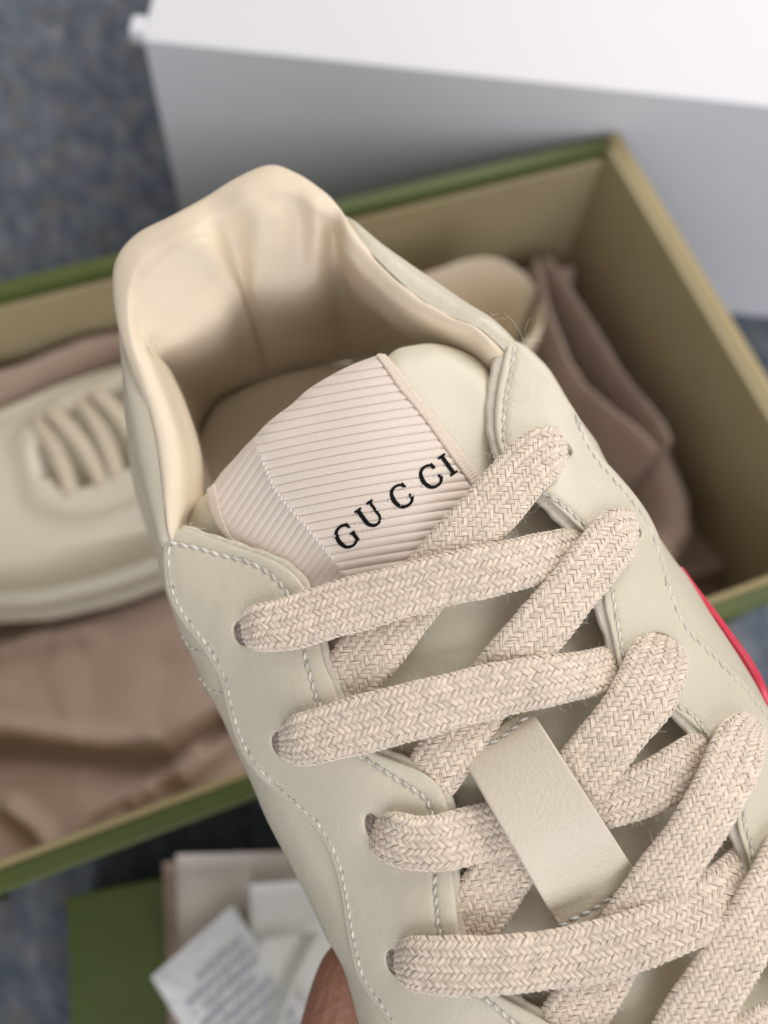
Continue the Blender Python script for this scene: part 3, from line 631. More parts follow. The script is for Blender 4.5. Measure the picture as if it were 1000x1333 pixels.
# ---- tongue -------------------------------------------------------
T_out = smooth_line([(236, 695), (241, 674), (252, 656), (268, 643), (290, 622), (322, 586), (360, 548), (403, 514), (450, 490), (496, 470), (516, 455), (535, 450), (562, 447), (592, 453), (618, 466), (640, 486), (668, 525), (705, 600), (800, 715), (838, 830), (865, 880), (950, 970), (1000, 1060), (1030, 1160), (1120, 1300), (1180, 1500), (820, 1500), (700, 1370), (620, 1310), (578, 1250), (560, 1120), (540, 1040), (450, 980), (410, 920), (385, 860), (372, 790), (340, 750), (290, 722)], 5, True)
TE = smooth_line([(236, 695), (241, 674), (252, 656), (268, 643), (290, 622), (322, 586), (360, 548), (403, 514), (450, 490), (496, 470), (516, 455), (535, 450), (562, 447), (592, 453), (618, 466), (640, 486), (668, 525), (705, 600)], 5)
FOLD = np.array([(324, 565), (329, 572), (356, 634), (395, 682), (434, 730), (480, 788)], float)
def fall(p):
    u = np.clip(np.interp(p[:, 1], FOLD[:, 1], FOLD[:, 0]) - p[:, 0], 0, None); return 0.20 * (1 - np.exp(-u * 0.021)) * (1 - sstep(p[:, 1], 735, 800))
tong = lambda p: DT0(p) + fall(p) + 0.02 * np.sin(p[:, 0] / 31 + p[:, 1] / 17) * np.exp(-((p[:, 1] - 860) / 120)**2)
panel('tongue', T_out, tong, M_tongue, sh, thick=0.55, bev=0, grid=10, edge=TE, edge_bev=(26, 0.45), rings=(0.6, 1.6, 3, 5, 8, 12, 17, 23))

# ---- ribbon tab ---------------------------------------------------
B_top = [(279, 628), (290, 613), (305, 597), (318, 582), (329, 571), (339, 560), (350, 549), (365, 537), (380, 526), (401, 507), (430, 489), (460, 474), (490, 463)]
B_right = [(490, 463), (505, 484), (520, 506), (550, 542), (580, 584), (610, 626), (640, 668)]
B_out = np.array(list(smooth_line(B_top, 3)) + list(smooth_line(B_right, 3)[1:]) + [(600, 770), (520, 800), (434, 790), (392, 775), (350, 750), (312, 712)] + list(smooth_line([(303, 700), (294, 686), (284, 660), (279, 628)], 3)[:-1]))
fold = np.array([(324, 565), (329, 572), (356, 634), (395, 682), (434, 730), (480, 788)], float); fold_s = smooth_line(fold, 4)
DT = lambda p: DT0(p) + 0.45 * (lambda u: 1 - np.sqrt(np.clip(1 - (1 - u)**2, 0, 1)))(np.clip(dist_poly(p, TE) / 26, 0, 1))
def left_of_fold(p):
    fx = np.interp(p[:, 1], fold[:, 1], fold[:, 0]); return fx - p[:, 0]
def tab_depth(p, ribs=True):
    z = DT0(p) - 0.09
    lf = left_of_fold(p)
    dtop = dist_poly(p, smooth_line(B_top, 3)); z = z + 0.14 * np.exp(-(dtop / 7.0)**1.3)
    z = z + 0.20 * (1 - np.exp(-np.clip(lf, 0, None) * 0.021)) - 0.012 * np.exp(-(lf / 6)**2)
    if ribs:
        # ribs run across on the right, slanting down to the left beyond the crease
        v = p[:, 1] + 0.17 * p[:, 0] - 0.00022 * (p[:, 0] - 470)**2; ph = (v / 11.6) % 1.0
        rr = 0.040 * np.exp(-(np.abs(ph - 0.5) / 0.095)**1.5) + 0.004 * np.cos(2 * math.pi * ph) * -1
        v2 = 0.83 * p[:, 0] + 0.56 * p[:, 1]; ph2 = (v2 / 9.6) % 1.0
        rl_ = 0.026 * np.exp(-(np.abs(ph2 - 0.5) / 0.11)**1.5)
        k_ = sstep(lf, -1.5, 1.5); z = z + rr * (1 - k_) + rl_ * k_
    return z
xs_ = np.arange(262, 662, 3.0); ex_ = []
for k_ in range(40, 80):
    for o_ in (-2.6, -1.2, 0, 1.2, 2.6, 5.8):
        v_ = 11.6 * (k_ + 0.5) + o_; q_ = np.stack([xs_, v_ - 0.17 * xs_ + 0.00022 * (xs_ - 470)**2], 1); ex_.append(q_[left_of_fold(q_) < -0.6])
ts_ = np.arange(-400, 400, 3.0)
for k_ in range(50, 90):
    for o_ in (-2.2, -1.0, 0, 1.0, 2.2, 4.8):
        v_ = 9.6 * (k_ + 0.5) + o_; n2_ = np.array([0.83, 0.56]); L2_ = np.linalg.norm(n2_); q_ = (n2_ / L2_)[None] * (v_ / L2_) + ts_[:, None] * np.array([-0.56, 0.83])[None] / L2_
        q_ = q_[(q_[:, 1] > 540) & (q_[:, 1] < 820)]; ex_.append(q_[left_of_fold(q_) > 0.6])
ex_.append(fold_s)
panel('tongue_ribbon', B_out, tab_depth, M_tab, sh, thick=0.07, bev=3, bdepth=0.03, grid=90, rings=(1,), extra=np.concatenate(ex_))
tab = [o for o in COL.objects if o.name.startswith('tongue_ribbon')][-1]
S_r = np.r_[smooth_line([(490, 463), (493, 460), (502, 461)], 3)[:-1], smooth_line([(502, 461), (517, 478), (532, 497), (548, 518), (565, 539), (580, 558), (595, 578), (622, 614), (652, 655)], 3), smooth_line([(640, 668), (610, 626), (580, 584), (550, 542), (520, 506), (505, 484), (490, 463)], 3)[:-1]]
s_axis = np.array([0.60, 0.80])
panel('ribbon_edging', S_r, lambda p: DT0(p) - 0.13 + 0.12 * np.exp(-((p[:, 1] - 461) / 8)**2) + 0.016 * np.cos((p @ s_axis) / 4.6 * 2 * math.pi + 0.35 * np.abs((p @ np.array([0.8, -0.6]) % 8) - 4)), M_selv, tab, thick=0.08, bev=3.5, bdepth=0.04, grid=1.5, rings=(0.8, 2))
S_l = np.r_[smooth_line([(269, 637), (273, 663), (281, 682), (290, 696), (302, 712), (312, 722)], 3), smooth_line([(326, 722), (312, 706), (303, 700), (294, 684), (286, 660), (280, 628)], 3)]
panel('ribbon_edging', S_l, lambda p: tab_depth(p, False) - 0.035 + 0.018 * np.cos((p @ np.array([0.35, 0.94])) / 4.4 * 2 * math.pi), M_selv, tab, thick=0.07, bev=3, bdepth=0.03, grid=1.7, rings=(1,))
# crease thread and pale weft ticks
def ticks(name, pts, D, m, parent, length, wid, gap, lift=0.02, thick=0.02, sideways=0.0, jit=0.1, sink=1.0, kind='stuff', skew=0.0):
    l = resample(smooth_line(pts, 2), 1.0); s = np.r_[0, np.cumsum(np.linalg.norm(np.diff(l, axis=0), axis=1))]
    out, tn = [], []; x = 0.0; K = 7
    P_, A_, B_, R_ = [], [], [], []
    while x + length < s[-1]:
        t = np.linspace(0, 1, K); ss = x + length * t
        p = np.stack([np.interp(ss, s, l[:, 0]), np.interp(ss, s, l[:, 1])], 1); tg_ = p[-1] - p[0]; tg_ /= np.linalg.norm(tg_) + 1e-9; nr = np.array([-tg_[1], tg_[0]])
        p = p + nr * (sideways * (t[:, None] - 0.5) + random.uniform(-jit, jit) * wid + skew * (t[:, None] - .5))
        d = D(p) - lift * (0.25 + np.sin(math.pi * t)**0.6) + 0.035 * sink * ((2 * t - 1)**6)
        c = P(p, d); P_.append(c); T_ = np.gradient(c, axis=0); T_ /= np.linalg.norm(T_, axis=1)[:, None]
        view = c - np.array([0, 0, CAMZ]); view /= np.linalg.norm(view, axis=1)[:, None]
        a = np.cross(T_, view); a /= np.linalg.norm(a, axis=1)[:, None]; A_.append(a); B_.append(np.cross(a, T_))
        hw = wid / 2 / FPX * d.mean() * random.uniform(0.9, 1.1); R_.append(np.stack([hw * (0.55 + 0.45 * np.sin(math.pi * t)), np.full(K, thick)], 1)); tn += [random.random()] * (K * 6)
        x += length + gap
    V, F = tubes(np.array(P_), np.array(A_), np.array(B_), np.array(R_), 6)
    return mesh(name, V, F, m, parent, kind=kind, tint=np.array(tn))
ticks('crease_thread', [(340, 596), (356, 634), (375, 660), (395, 682), (434, 730)], lambda p: tab_depth(p, False), M_white_thread, tab, 4.2, 2.4, 2.2, lift=0.02, thick=0.012, skew=3)

# ---- letters woven into the ribbon
def letter_strip(segs, org, size):
    e1 = np.array([0.815, -0.58]); e2 = np.array([-0.585, -0.811]); V, F, n = [], [], 0
    for pts, wd in segs:
        q = catmull(pts, 8) if len(pts) > 2 else np.linspace(pts[0], pts[1], 24); q = np.asarray(q, float)
        w_ = 1.18 * np.interp(np.linspace(0, 1, len(q)), np.linspace(0, 1, len(wd)), wd)
        t = np.gradient(q, axis=0); t /= np.linalg.norm(t, axis=1)[:, None] + 1e-9; nr = np.stack([-t[:, 1], t[:, 0]], 1)
        j = 0.012 * np.sin(np.arange(len(q)) * 2.3)
        for sgn_lift in (0,):
            a = q + nr * (w_ / 2 + j)[:, None]; b = q - nr * (w_ / 2 - j)[:, None]
            pa = org + (a[:, :1] * e1 + a[:, 1:] * e2) * size; pb = org + (b[:, :1] * e1 + b[:, 1:] * e2) * size; pm = (pa + pb) / 2
            la = P(pa, tab_depth(pa) * .6 + .4 * tab_depth(pa, False) - 0.010); lb = P(pb, tab_depth(pb) * .6 + .4 * tab_depth(pb, False) - 0.010); lm = P(pm, tab_depth(pm) * .6 + .4 * tab_depth(pm, False) - 0.022)
            K = len(q); V += [la, lm, lb]
            for i in range(K - 1):
                F += [(n + i, n + i + 1, n + K + i + 1, n + K + i), (n + K + i, n + K + i + 1, n + 2 * K + i + 1, n + 2 * K + i)]
            n += 3 * K
    return np.concatenate(V), np.array(F)
G_ = [([(0.35, 0.30), (0.26, 0.44), (0.02, 0.50), (-0.24, 0.40), (-0.36, 0.12), (-0.36, -0.14), (-0.24, -0.40), (0.02, -0.50), (0.24, -0.44), (0.34, -0.34)], [.10, .10, .10, .13, .17, .17, .13, .10, .10, .10]),
      ([(0.34, -0.46), (0.34, -0.02)], [.15, .15]), ([(0.20, -0.03), (0.45, -0.03)], [.08, .08]), ([(0.36, 0.48), (0.35, 0.22)], [.05, .10])]
C_ = [([(0.36, 0.24), (0.28, 0.42), (0.02, 0.50), (-0.24, 0.40), (-0.36, 0.12), (-0.36, -0.14), (-0.24, -0.40), (0.02, -0.50), (0.26, -0.44), (0.40, -0.24)], [.15, .10, .10, .13, .17, .17, .13, .10, .11, .15]), ([(0.38, 0.48), (0.36, 0.20)], [.05, .12]), ([(0.40, -0.22), (0.30, -0.16)], [.10, .12])]
U_ = [([(-0.30, 0.50), (-0.30, 0.0), (-0.28, -0.26), (-0.12, -0.46), (0.06, -0.50), (0.24, -0.44), (0.33, -0.26), (0.34, 0.0), (0.34, 0.50)], [.17, .17, .16, .13, .10, .10, .11, .12, .12]), ([(-0.48, 0.49), (-0.12, 0.49)], [.09, .09]), ([(0.18, 0.49), (0.50, 0.49)], [.09, .09])]
I_ = [([(0, 0.5), (0, -0.5)], [.17, .17]), ([(-0.20, 0.49), (0.20, 0.49)], [.09, .09]), ([(-0.20, -0.49), (0.20, -0.49)], [.09, .09])]
for gl, org in ((G_, (450.5, 698.5)), (U_, (481.5, 671.0)), (C_, (522.5, 646.0)), (C_, (560.5, 620.5)), (I_, (583.0, 605.0))):
    V, F = letter_strip(gl, np.array(org, float), 29.5 if gl is not I_ else 28.0); mesh('letter', V, F, M_black, tab)
for dy, x0, x1 in ((0.30, -14, 118), (-0.22, 2, 150)):
    o0 = np.array([450.5, 698.5]); e1 = np.array([0.815, -0.58]); e2 = np.array([-0.585, -0.811])
    pts = [o0 + e1 * x + e2 * 27 * dy + np.array([0, 4 * math.sin(x * .03)]) for x in np.linspace(x0, x1, 8)]
    ticks('weft_thread', pts, lambda p: tab_depth(p, False), M_white_thread, tab, 3.0, 2.0, 3.5, lift=0.006, thick=0.006, skew=2.0)

# ---- collar and its padded lining --------------------------------
ST = [  # O(uter edge), S(eam), I1, I2, I3   (view point x, y, depth cm)
 [(214, 722, 16.6), (226, 716, 16.25), (240, 712, 16.4), (256, 706, 17.4), (310, 730, 19.5)],
 [(203, 692, 16.55), (217, 690, 16.05), (232, 688, 16.2), (247, 680, 17.2), (300, 700, 20.0)],
 [(190, 655, 16.7), (212, 652, 16.1), (237, 655, 16.3), (262, 645, 17.3), (290, 650, 20.8)],
 [(173, 595, 16.9), (206, 597, 16.25), (236, 595, 16.4), (262, 590, 17.5), (270, 595, 22)],
 [(162, 535, 17.1), (194, 537, 16.45), (222, 535, 16.6), (246, 535, 17.7), (262, 562, 22.5)],
 [(158, 480, 17.25), (176, 480, 16.7), (200, 478, 16.8), (222, 482, 17.9), (270, 546, 22.8)],
 [(154, 440, 17.3), (167, 437, 16.85), (184, 436, 17.0), (212, 462, 17.9), (280, 531, 22.9)],
 [(150, 390, 17.4), (162, 390, 16.95), (184, 398, 16.95), (252, 445, 18.3), (290, 522, 23)],
 [(152, 345, 17.5), (166, 345, 17.05), (204, 355, 16.9), (285, 425, 18.6), (310, 511, 23)],
 [(179, 308, 17.6), (192, 316, 17.15), (235, 332, 16.95), (303, 400, 18.8), (330, 502, 23)],
 [(224, 284, 17.7), (235, 295, 17.25), (268, 315, 17.05), (313, 388, 18.9), (345, 497, 23.1)],
 [(268, 260, 17.8), (278, 272, 17.45), (300, 308, 17.74), (319, 379, 19.1), (355, 494, 23.2)],
 [(306, 236, 17.85), (314, 249, 17.4), (334, 290, 17.35), (335, 381, 19.0), (365, 490, 23.2)],
 [(350, 218, 17.9), (352, 233, 17.45), (358, 285, 17.4), (365, 384, 19.2), (385, 484, 23.2)],
 [(385, 227, 17.9), (384, 242, 17.45), (390, 292, 17.72), (392, 382, 19.2), (405, 480, 23.2)],
 [(418, 248, 17.9), (412, 262, 17.45), (413, 302, 17.6), (415, 368, 19.2), (430, 475, 23.2)],
 [(441, 266, 17.9), (437, 280, 17.55), (435, 305, 18.15), (436, 345, 19.3), (460, 470, 23.2)],
 [(462, 286, 17.85), (456, 298, 17.4), (452, 332, 17.5), (460, 378, 19.0), (490, 468, 23.1)],
 [(500, 320, 17.7), (488, 334, 17.2), (482, 365, 17.35), (490, 405, 18.7), (520, 470, 23)],
 [(560, 361, 17.4), (538, 381, 16.9), (530, 405, 17.05), (535, 440, 18.4), (560, 480, 22.5)],
 [(605, 392, 17.1), (585, 411, 16.65), (577, 428, 16.8), (580, 458, 18.0), (600, 500, 22)],
 [(637, 412, 16.9), (619, 424, 16.5), (611, 440, 16.65), (612, 470, 17.6), (625, 520, 21.5)],
 [(660, 432, 16.85), (644, 444, 16.5), (636, 458, 16.55), (636, 485, 17.2), (645, 540, 21)],
 [(672, 446, 16.9), (660, 460, 16.65), (652, 478, 16.75), (650, 500, 17.3), (660, 560, 20.5)]]
outer, lining = [], []
OUTW = [-.3, -.2, 0, .3, .7] + [1] * 13 + [.9, .7, .4, .1, -.2, -.3]
HEEL = [0, 0, 0, 0, 0, .25, .7, 1, 1, 1, 1, 1, 1, 1, 1, 1, .75, .2, 0, 0, 0, 0, 0, 0]
for (O, S, I1, I2, I3), h, ow in zip(ST, HEEL, OUTW):
    o_, s_, i1, i2, i3 = (PC([q[:2]], q[2])[0] for q in (O, S, I1, I2, I3))
    if h > 0.5: i2 = PC([I2[:2]], I1[2] + 0.60 * (I2[2] - I1[2]))[0]
    ctr = PC([(380, 520)], 19)[0]; away = o_ - ctr; away -= VDN * (away @ VDN); away /= np.linalg.norm(away)
    bul = (o_ - ctr) / np.linalg.norm(o_ - ctr) - np.array([0, 0, 0.6])
    mid = o_ * 0.45 + s_ * 0.55 + 0.10 * bul
    low_ = o_ + VDN * 0.35 + away * 0.05
    top = [o_, mid, s_]
    e = [q * (1 - h) + low_ * h for q in top]; e = [q + (np.array([0, 0, 0.02]) if h else 0) for q in e]
    outer.append([C2W(o_ + VDN * 6.4 + away * ow), C2W(o_ + VDN * 4.0 + away * 0.8 * ow), C2W(o_ + VDN * 1.6 + away * 0.28 * ow), C2W(low_)] + [C2W(q) for q in e])
    j = s_ + np.array([0, 0, 0.014]); mid2 = o_ * 0.40 + s_ * 0.60 + 0.16 * bul * 0.8
    wall = i2 * 0.62 + i3 * 0.38 + away * 0.10 + np.array([0, 0, 0.9 * h])
    lining.append([C2W(j * (1 - h) + low_ * h), C2W(j * (1 - h) + o_ * h), C2W(j * (1 - h) + mid2 * h), C2W(s_ * 0.75 + i1 * 0.25 - np.array([0, 0, 0.08 + 0.06 * h])), C2W(s_ * 0.4 + i1 * 0.6 - np.array([0, 0, 0.10])), C2W(i1), C2W(i1 * 0.5 + i2 * 0.5 - np.array([0, 0, 0.10])), C2W(i2), C2W(wall), C2W(i3)])
def wrinkle(b):
    q = b.reshape(-1, 3); n = 0
    for f1, f2, a in ((2.3, 1.1, .02), (4.7, -3.1, .010), (7.9, 5.5, .006)):
        n = n + a * np.sin(f1 * q[:, 0] + f2 * q[:, 1] + 1.3) * np.sin(f2 * q[:, 2] - f1 * q[:, 1])
    return (q + n[:, None] * np.array([0.3, -0.4, 0.85])).reshape(b.shape)
loft('collar', outer, M_leather, sh, 6, 5)
loft('collar_lining', lining, M_lining, sh, 8, 6, disp=wrinkle)
DI = TPS([(260, 580, 23.0), (350, 493, 23.6), (440, 470, 23.6), (560, 470, 23.2), (300, 650, 22.2), (420, 600, 22.6), (560, 560, 22.4), (640, 560, 21.8), (500, 760, 21.5), (650, 740, 21), (600, 950, 20.6), (760, 950, 20.4)], 1e-3)
panel('insole', smooth_line([(258, 600), (262, 562), (281, 530), (308, 511), (350, 493), (386, 483), (440, 474), (520, 470), (600, 500), (650, 580), (740, 800), (800, 1000), (600, 1050), (450, 900), (340, 760), (280, 680)], 8, True), lambda p: DI(p) - 1.1, M_insole, sh, thick=0.4, bev=10, bdepth=0.2, grid=16, rings=(2, 5, 9))
# pinch pleat in the lining and stitched-down corners
ticks('pleat_stitch', [(196, 446), (204, 450), (211, 453)], lambda p: 17.0 + 0 * p[:, 0], M_lining, sh, 7, 3, 1, lift=0.05, thick=0.02)

# sole plate closing the shoe underneath
prof = np.r_[ls[::4], rs[::-1][::4]]
cp = PC(prof, DE(prof) + 0.8); ct = cp.mean(0); low = [C2W(c + (ct - c) * 0.06 + VDN * 6.55 + 0.0) for c in cp]
heel = [C2W(PC([q[0][:2]], q[0][2])[0] + VDN * 6.3) for q in ST]
ring_ = low[:len(ls[::4])][::-1] + heel + low[len(ls[::4]):][::-1]
cen = np.mean(ring_, axis=0); VV = [cen] + ring_ + [p + R @ VDN * 1.3 for p in ring_] + [cen + R @ VDN * 1.3]; n_ = len(ring_); FF = []
for i in range(n_):
    a, b = 1 + i, 1 + (i + 1) % n_; FF += [(0, a, b), (a, a + n_, b + n_, b), (2 * n_ + 1, b + n_, a + n_)]
mesh('outsole', VV, FF, M_sole, sh)
# toe cap, outside the frame
tc_ = smooth_line([(560, 1440), (800, 1420), (1050, 1380), (1240, 1330), (1330, 1480), (1330, 1680), (1230, 1850), (1050, 1920), (860, 1880), (700, 1740), (600, 1580)], 12, True)
panel('toe_cap', tc_, lambda p: DE(np.minimum(p, [1150, 1500])) - 0.02 + 0.0 * p[:, 0], M_leather, sh, thick=3.5, bev=120, bdepth=1.6, grid=30, rings=(2, 6, 12, 24, 45, 75), step=12)

# ---- laces ---------------------------------------------------------
NQ = 400
th = np.linspace(-0.42, math.pi + 0.42, NQ); n_e = 2.8
qx = np.sign(np.cos(th)) * np.abs(np.cos(th))**(2 / n_e); qy = np.sign(np.sin(th)) * np.abs(np.sin(th))**(2 / n_e)
def q_frame(a, b):
    x, y = a * qx, b * qy; s = np.r_[0, np.cumsum(np.hypot(np.diff(x), np.diff(y)))]; return x, y, s
def lace(pts, sm=None, seed=0, bank=1.0, thick=0.098):
    """pts: (x, y, offset from the shoe surface in cm, width in view points)"""
    rg = np.random.default_rng(seed)
    p = np.asarray(pts, float); q = catmull(p, 24); q = resample(q, 1.5); M_ = len(q)
    for _ in range(3): q[1:-1] = (q[:-2] + 2 * q[1:-1] + q[2:]) / 4
    d = DE(q[:, :2]) + q[:, 2]; C = P(q[:, :2], d)
    t2 = np.gradient(q[:, :2], axis=0); t2 /= np.linalg.norm(t2, axis=1)[:, None]; n2 = np.stack([-t2[:, 1], t2[:, 0]], 1)
    ar = np.arange(M_) * 1.5; f1, f2 = rg.uniform(0, 6.28, 2)
    hw = q[:, 3] * 0.485 * (1 + 0.022 * np.sin(ar / 31 + f1) + 0.014 * np.sin(ar / 13 + f2))
    d = d + 0.012 * np.sin(ar / 43 + f2); C = P(q[:, :2], d)
    ea, eb = q[:, :2] + n2 * hw[:, None], q[:, :2] - n2 * hw[:, None]
    tw = 0.05 * np.sin(ar / 70 + f1); da = d + bank * (DE(ea) - DE(q[:, :2])) + tw; db = d + bank * (DE(eb) - DE(q[:, :2])) - tw
    A = P(ea, da) - P(eb, db); a = np.linalg.norm(A, axis=1) / 2; Sx = A / (2 * a[:, None])
    T_ = np.gradient(C, axis=0); T_ /= np.linalg.norm(T_, axis=1)[:, None]; Nn = np.cross(T_, Sx); Nn /= np.linalg.norm(Nn, axis=1)[:, None]
    view = C - np.array([0, 0, CAMZ]); fl = np.sign((Nn * view).sum(1).mean()); Nn = -Nn * fl
    s = np.r_[0, np.cumsum(np.linalg.norm(np.diff(C, axis=0), axis=1))]; L = s[-1]
    t = np.linspace(0, 2 * math.pi, 20, endpoint=False); ex = np.sign(np.cos(t)) * np.abs(np.cos(t))**(2 / n_e); ey = np.sign(np.sin(t)) * np.abs(np.sin(t))**(2 / n_e)
    st = slice(0, M_, 2); b = thick
    V = C[st][:, None] + Sx[st][:, None] * (ex[None, :, None] * (a[st] * 0.985)[:, None, None]) + Nn[st][:, None] * (ey[None, :, None] * b * 0.95)
    nn = V.shape[0]; F = [tuple(f) for f in grid_faces(nn, 20, closed_v=True)] + [tuple(range(20)), tuple((nn - 1) * 20 + i for i in range(20))]
    core = mesh('lace', V.reshape(-1, 3), F, M_lacecore, sh)
    def at(ss, arr): return np.stack([np.interp(ss, s, arr[:, k]) for k in range(3)], -1)
    am = a.mean(); X, Y, S_ = q_frame(am, b); tot = S_[-1]; wq = 0.124; nw = int(round(tot / wq)); wq = tot / nw
    pitch = 0.110; Ls = 0.138; CR = 1.10; K = 7; hyp = math.hypot(Ls, CR * wq); ux, uy = Ls / hyp, CR * wq / hyp; SP = 0.0232; tt = np.linspace(0, 1, K)
    P_, A_, B_, R_, TN = [], [], [], [], []
    for wl in range(nw):
        sg = 1 if wl % 2 else -1
        s0 = np.arange(-0.05 + (0.5 * pitch if (wl // 1) % 2 else 0), L - 0.03, pitch); N = len(s0)
        s0 = s0 + rg.normal(0, 0.008, N)
        tint = np.clip(rg.normal(0.5, 0.17, N), 0, 1)
        for ply in (-1, 0, 1):
            ss = s0[:, None] + Ls * (tt[None] - 0.5) + ply * SP * uy
            qq = (wl + 0.5) * wq + sg * wq * CR * (tt[None] - 0.5) - sg * ply * SP * ux + rg.normal(0, 0.004, (N, 1))
            ss = np.clip(ss, 0, L); qq = np.clip(qq, 0, tot)
            sc = np.interp(ss, s, a) / am
            x = np.interp(qq, S_, X) * sc; y = np.interp(qq, S_, Y)
            dq = 0.01; tx = np.interp(np.clip(qq + dq, 0, tot), S_, X) - np.interp(np.clip(qq - dq, 0, tot), S_, X); ty = np.interp(np.clip(qq + dq, 0, tot), S_, Y) - np.interp(np.clip(qq - dq, 0, tot), S_, Y)
            ll_ = np.hypot(tx, ty) + 1e-9; nx_, ny_ = ty / ll_, -tx / ll_
            sgn = np.sign(nx_ * x + ny_ * y); sgn[sgn == 0] = 1; nx_, ny_ = nx_ * sgn, ny_ * sgn
            lift = -0.014 + 0.031 * np.sin(math.pi * tt)[None]**0.8 + rg.normal(0, 0.003, (N, 1)) + (0.004 if ply == 0 else 0)
            SX, NN = at(ss, Sx), at(ss, Nn)
            out = SX * nx_[..., None] + NN * ny_[..., None]
            c = at(ss, C) + SX * x[..., None] + NN * y[..., None] + out * lift[..., None]
            tg = np.gradient(c, axis=1); tg /= np.linalg.norm(tg, axis=2)[..., None] + 1e-9
            Aa = np.cross(tg, out); Aa /= np.linalg.norm(Aa, axis=2)[..., None] + 1e-9; Bb = np.cross(Aa, tg)
            r = 0.0160 * (0.6 + 0.4 * np.sin(math.pi * np.clip(tt, 0.04, 0.96))**0.6)[None] * rg.uniform(0.88, 1.1, (N, 1))
            P_.append(c); A_.append(Aa); B_.append(Bb); R_.append(r); TN.append(np.repeat(np.clip(tint + rg.normal(0, 0.13, N), 0, 1), K * 5))
    V, F = tubes(np.concatenate(P_), np.concatenate(A_), np.concatenate(B_), np.concatenate(R_), 5)
    mesh('braid', V, F, M_lace, core, kind='stuff', tint=np.concatenate(TN))
    # lint
    N = int(L * 110); ss = rg.uniform(0, L, N); u = rg.choice([-1, 1], N) * np.where(rg.random(N) < 0.72, rg.uniform(0.9, 1.0, N), rg.uniform(0, 1, N))
    c0 = at(ss, C) + at(ss, Sx) * (u * np.interp(ss, s, a))[:, None] + at(ss, Nn) * (b * np.sqrt(np.clip(1 - np.abs(u)**3.1, 0, 1)))[:, None]
    dr = at(ss, Sx) * (u * rg.uniform(0.3, 1.2, N))[:, None] + at(ss, Nn) * rg.uniform(0.0, 0.9, N)[:, None] + at(ss, T_) * rg.normal(0, 0.9, N)[:, None]
    dr /= np.linalg.norm(dr, axis=1)[:, None]; ln = rg.gamma(2.0, 0.024, N) + 0.02; cu = rg.normal(0, 0.6, (N, 3))
    K2 = 5; t_ = np.linspace(0, 1, K2)[None, :, None]
    pth = c0[:, None] + dr[:, None] * (ln[:, None, None] * t_) + cu[:, None] * (ln[:, None, None] * t_**2 * 0.6)
    tg = np.gradient(pth, axis=1); tg /= np.linalg.norm(tg, axis=2)[..., None] + 1e-9; Aa = np.cross(tg, np.array([0.31, 0.52, 0.79])); Aa /= np.linalg.norm(Aa, axis=2)[..., None] + 1e-9; Bb = np.cross(tg, Aa)
    V, F = tubes(pth, Aa, Bb, np.full((N, K2), 0.0026) * np.linspace(1, 0.5, K2)[None], 3)
    N2 = int(L * 230); ss = rg.uniform(0, L, N2); u = rg.uniform(-0.98, 0.98, N2)
    hgt = b * np.clip(1 - np.abs(u)**2.8, 0, 1)**(1 / 2.8) + 0.018
    c0 = at(ss, C) + at(ss, Sx) * (u * np.interp(ss, s, a))[:, None] + at(ss, Nn) * hgt[:, None]
    dr = at(ss, Sx) * rg.normal(0, 1, N2)[:, None] + at(ss, T_) * rg.normal(0, 1, N2)[:, None] + at(ss, Nn) * rg.uniform(0, 0.25, N2)[:, None]
    dr /= np.linalg.norm(dr, axis=1)[:, None]; ln = rg.gamma(2.5, 0.022, N2) + 0.02; cu = rg.normal(0, 1.2, (N2, 3)) 
    pth = c0[:, None] + dr[:, None] * (ln[:, None, None] * t_) + (cu - 0.3 * at(ss, Nn))[:, None] * (ln[:, None, None] * t_**2 * 0.35)
    tg = np.gradient(pth, axis=1); tg /= np.linalg.norm(tg, axis=2)[..., None] + 1e-9; Aa = np.cross(tg, np.array([0.31, 0.52, 0.79])); Aa /= np.linalg.norm(Aa, axis=2)[..., None] + 1e-9; Bb = np.cross(tg, Aa)
    V2, F2 = tubes(pth, Aa, Bb, np.full((N2, K2), 0.0017) * np.linspace(1, 0.5, K2)[None], 3)
    V, F = merge([(V, F), (V2, F2)])
    mesh('lint', V, F, M_fuzz, core, kind='stuff')
U = 0.30   # depth of a lace end tucked under the eyestay
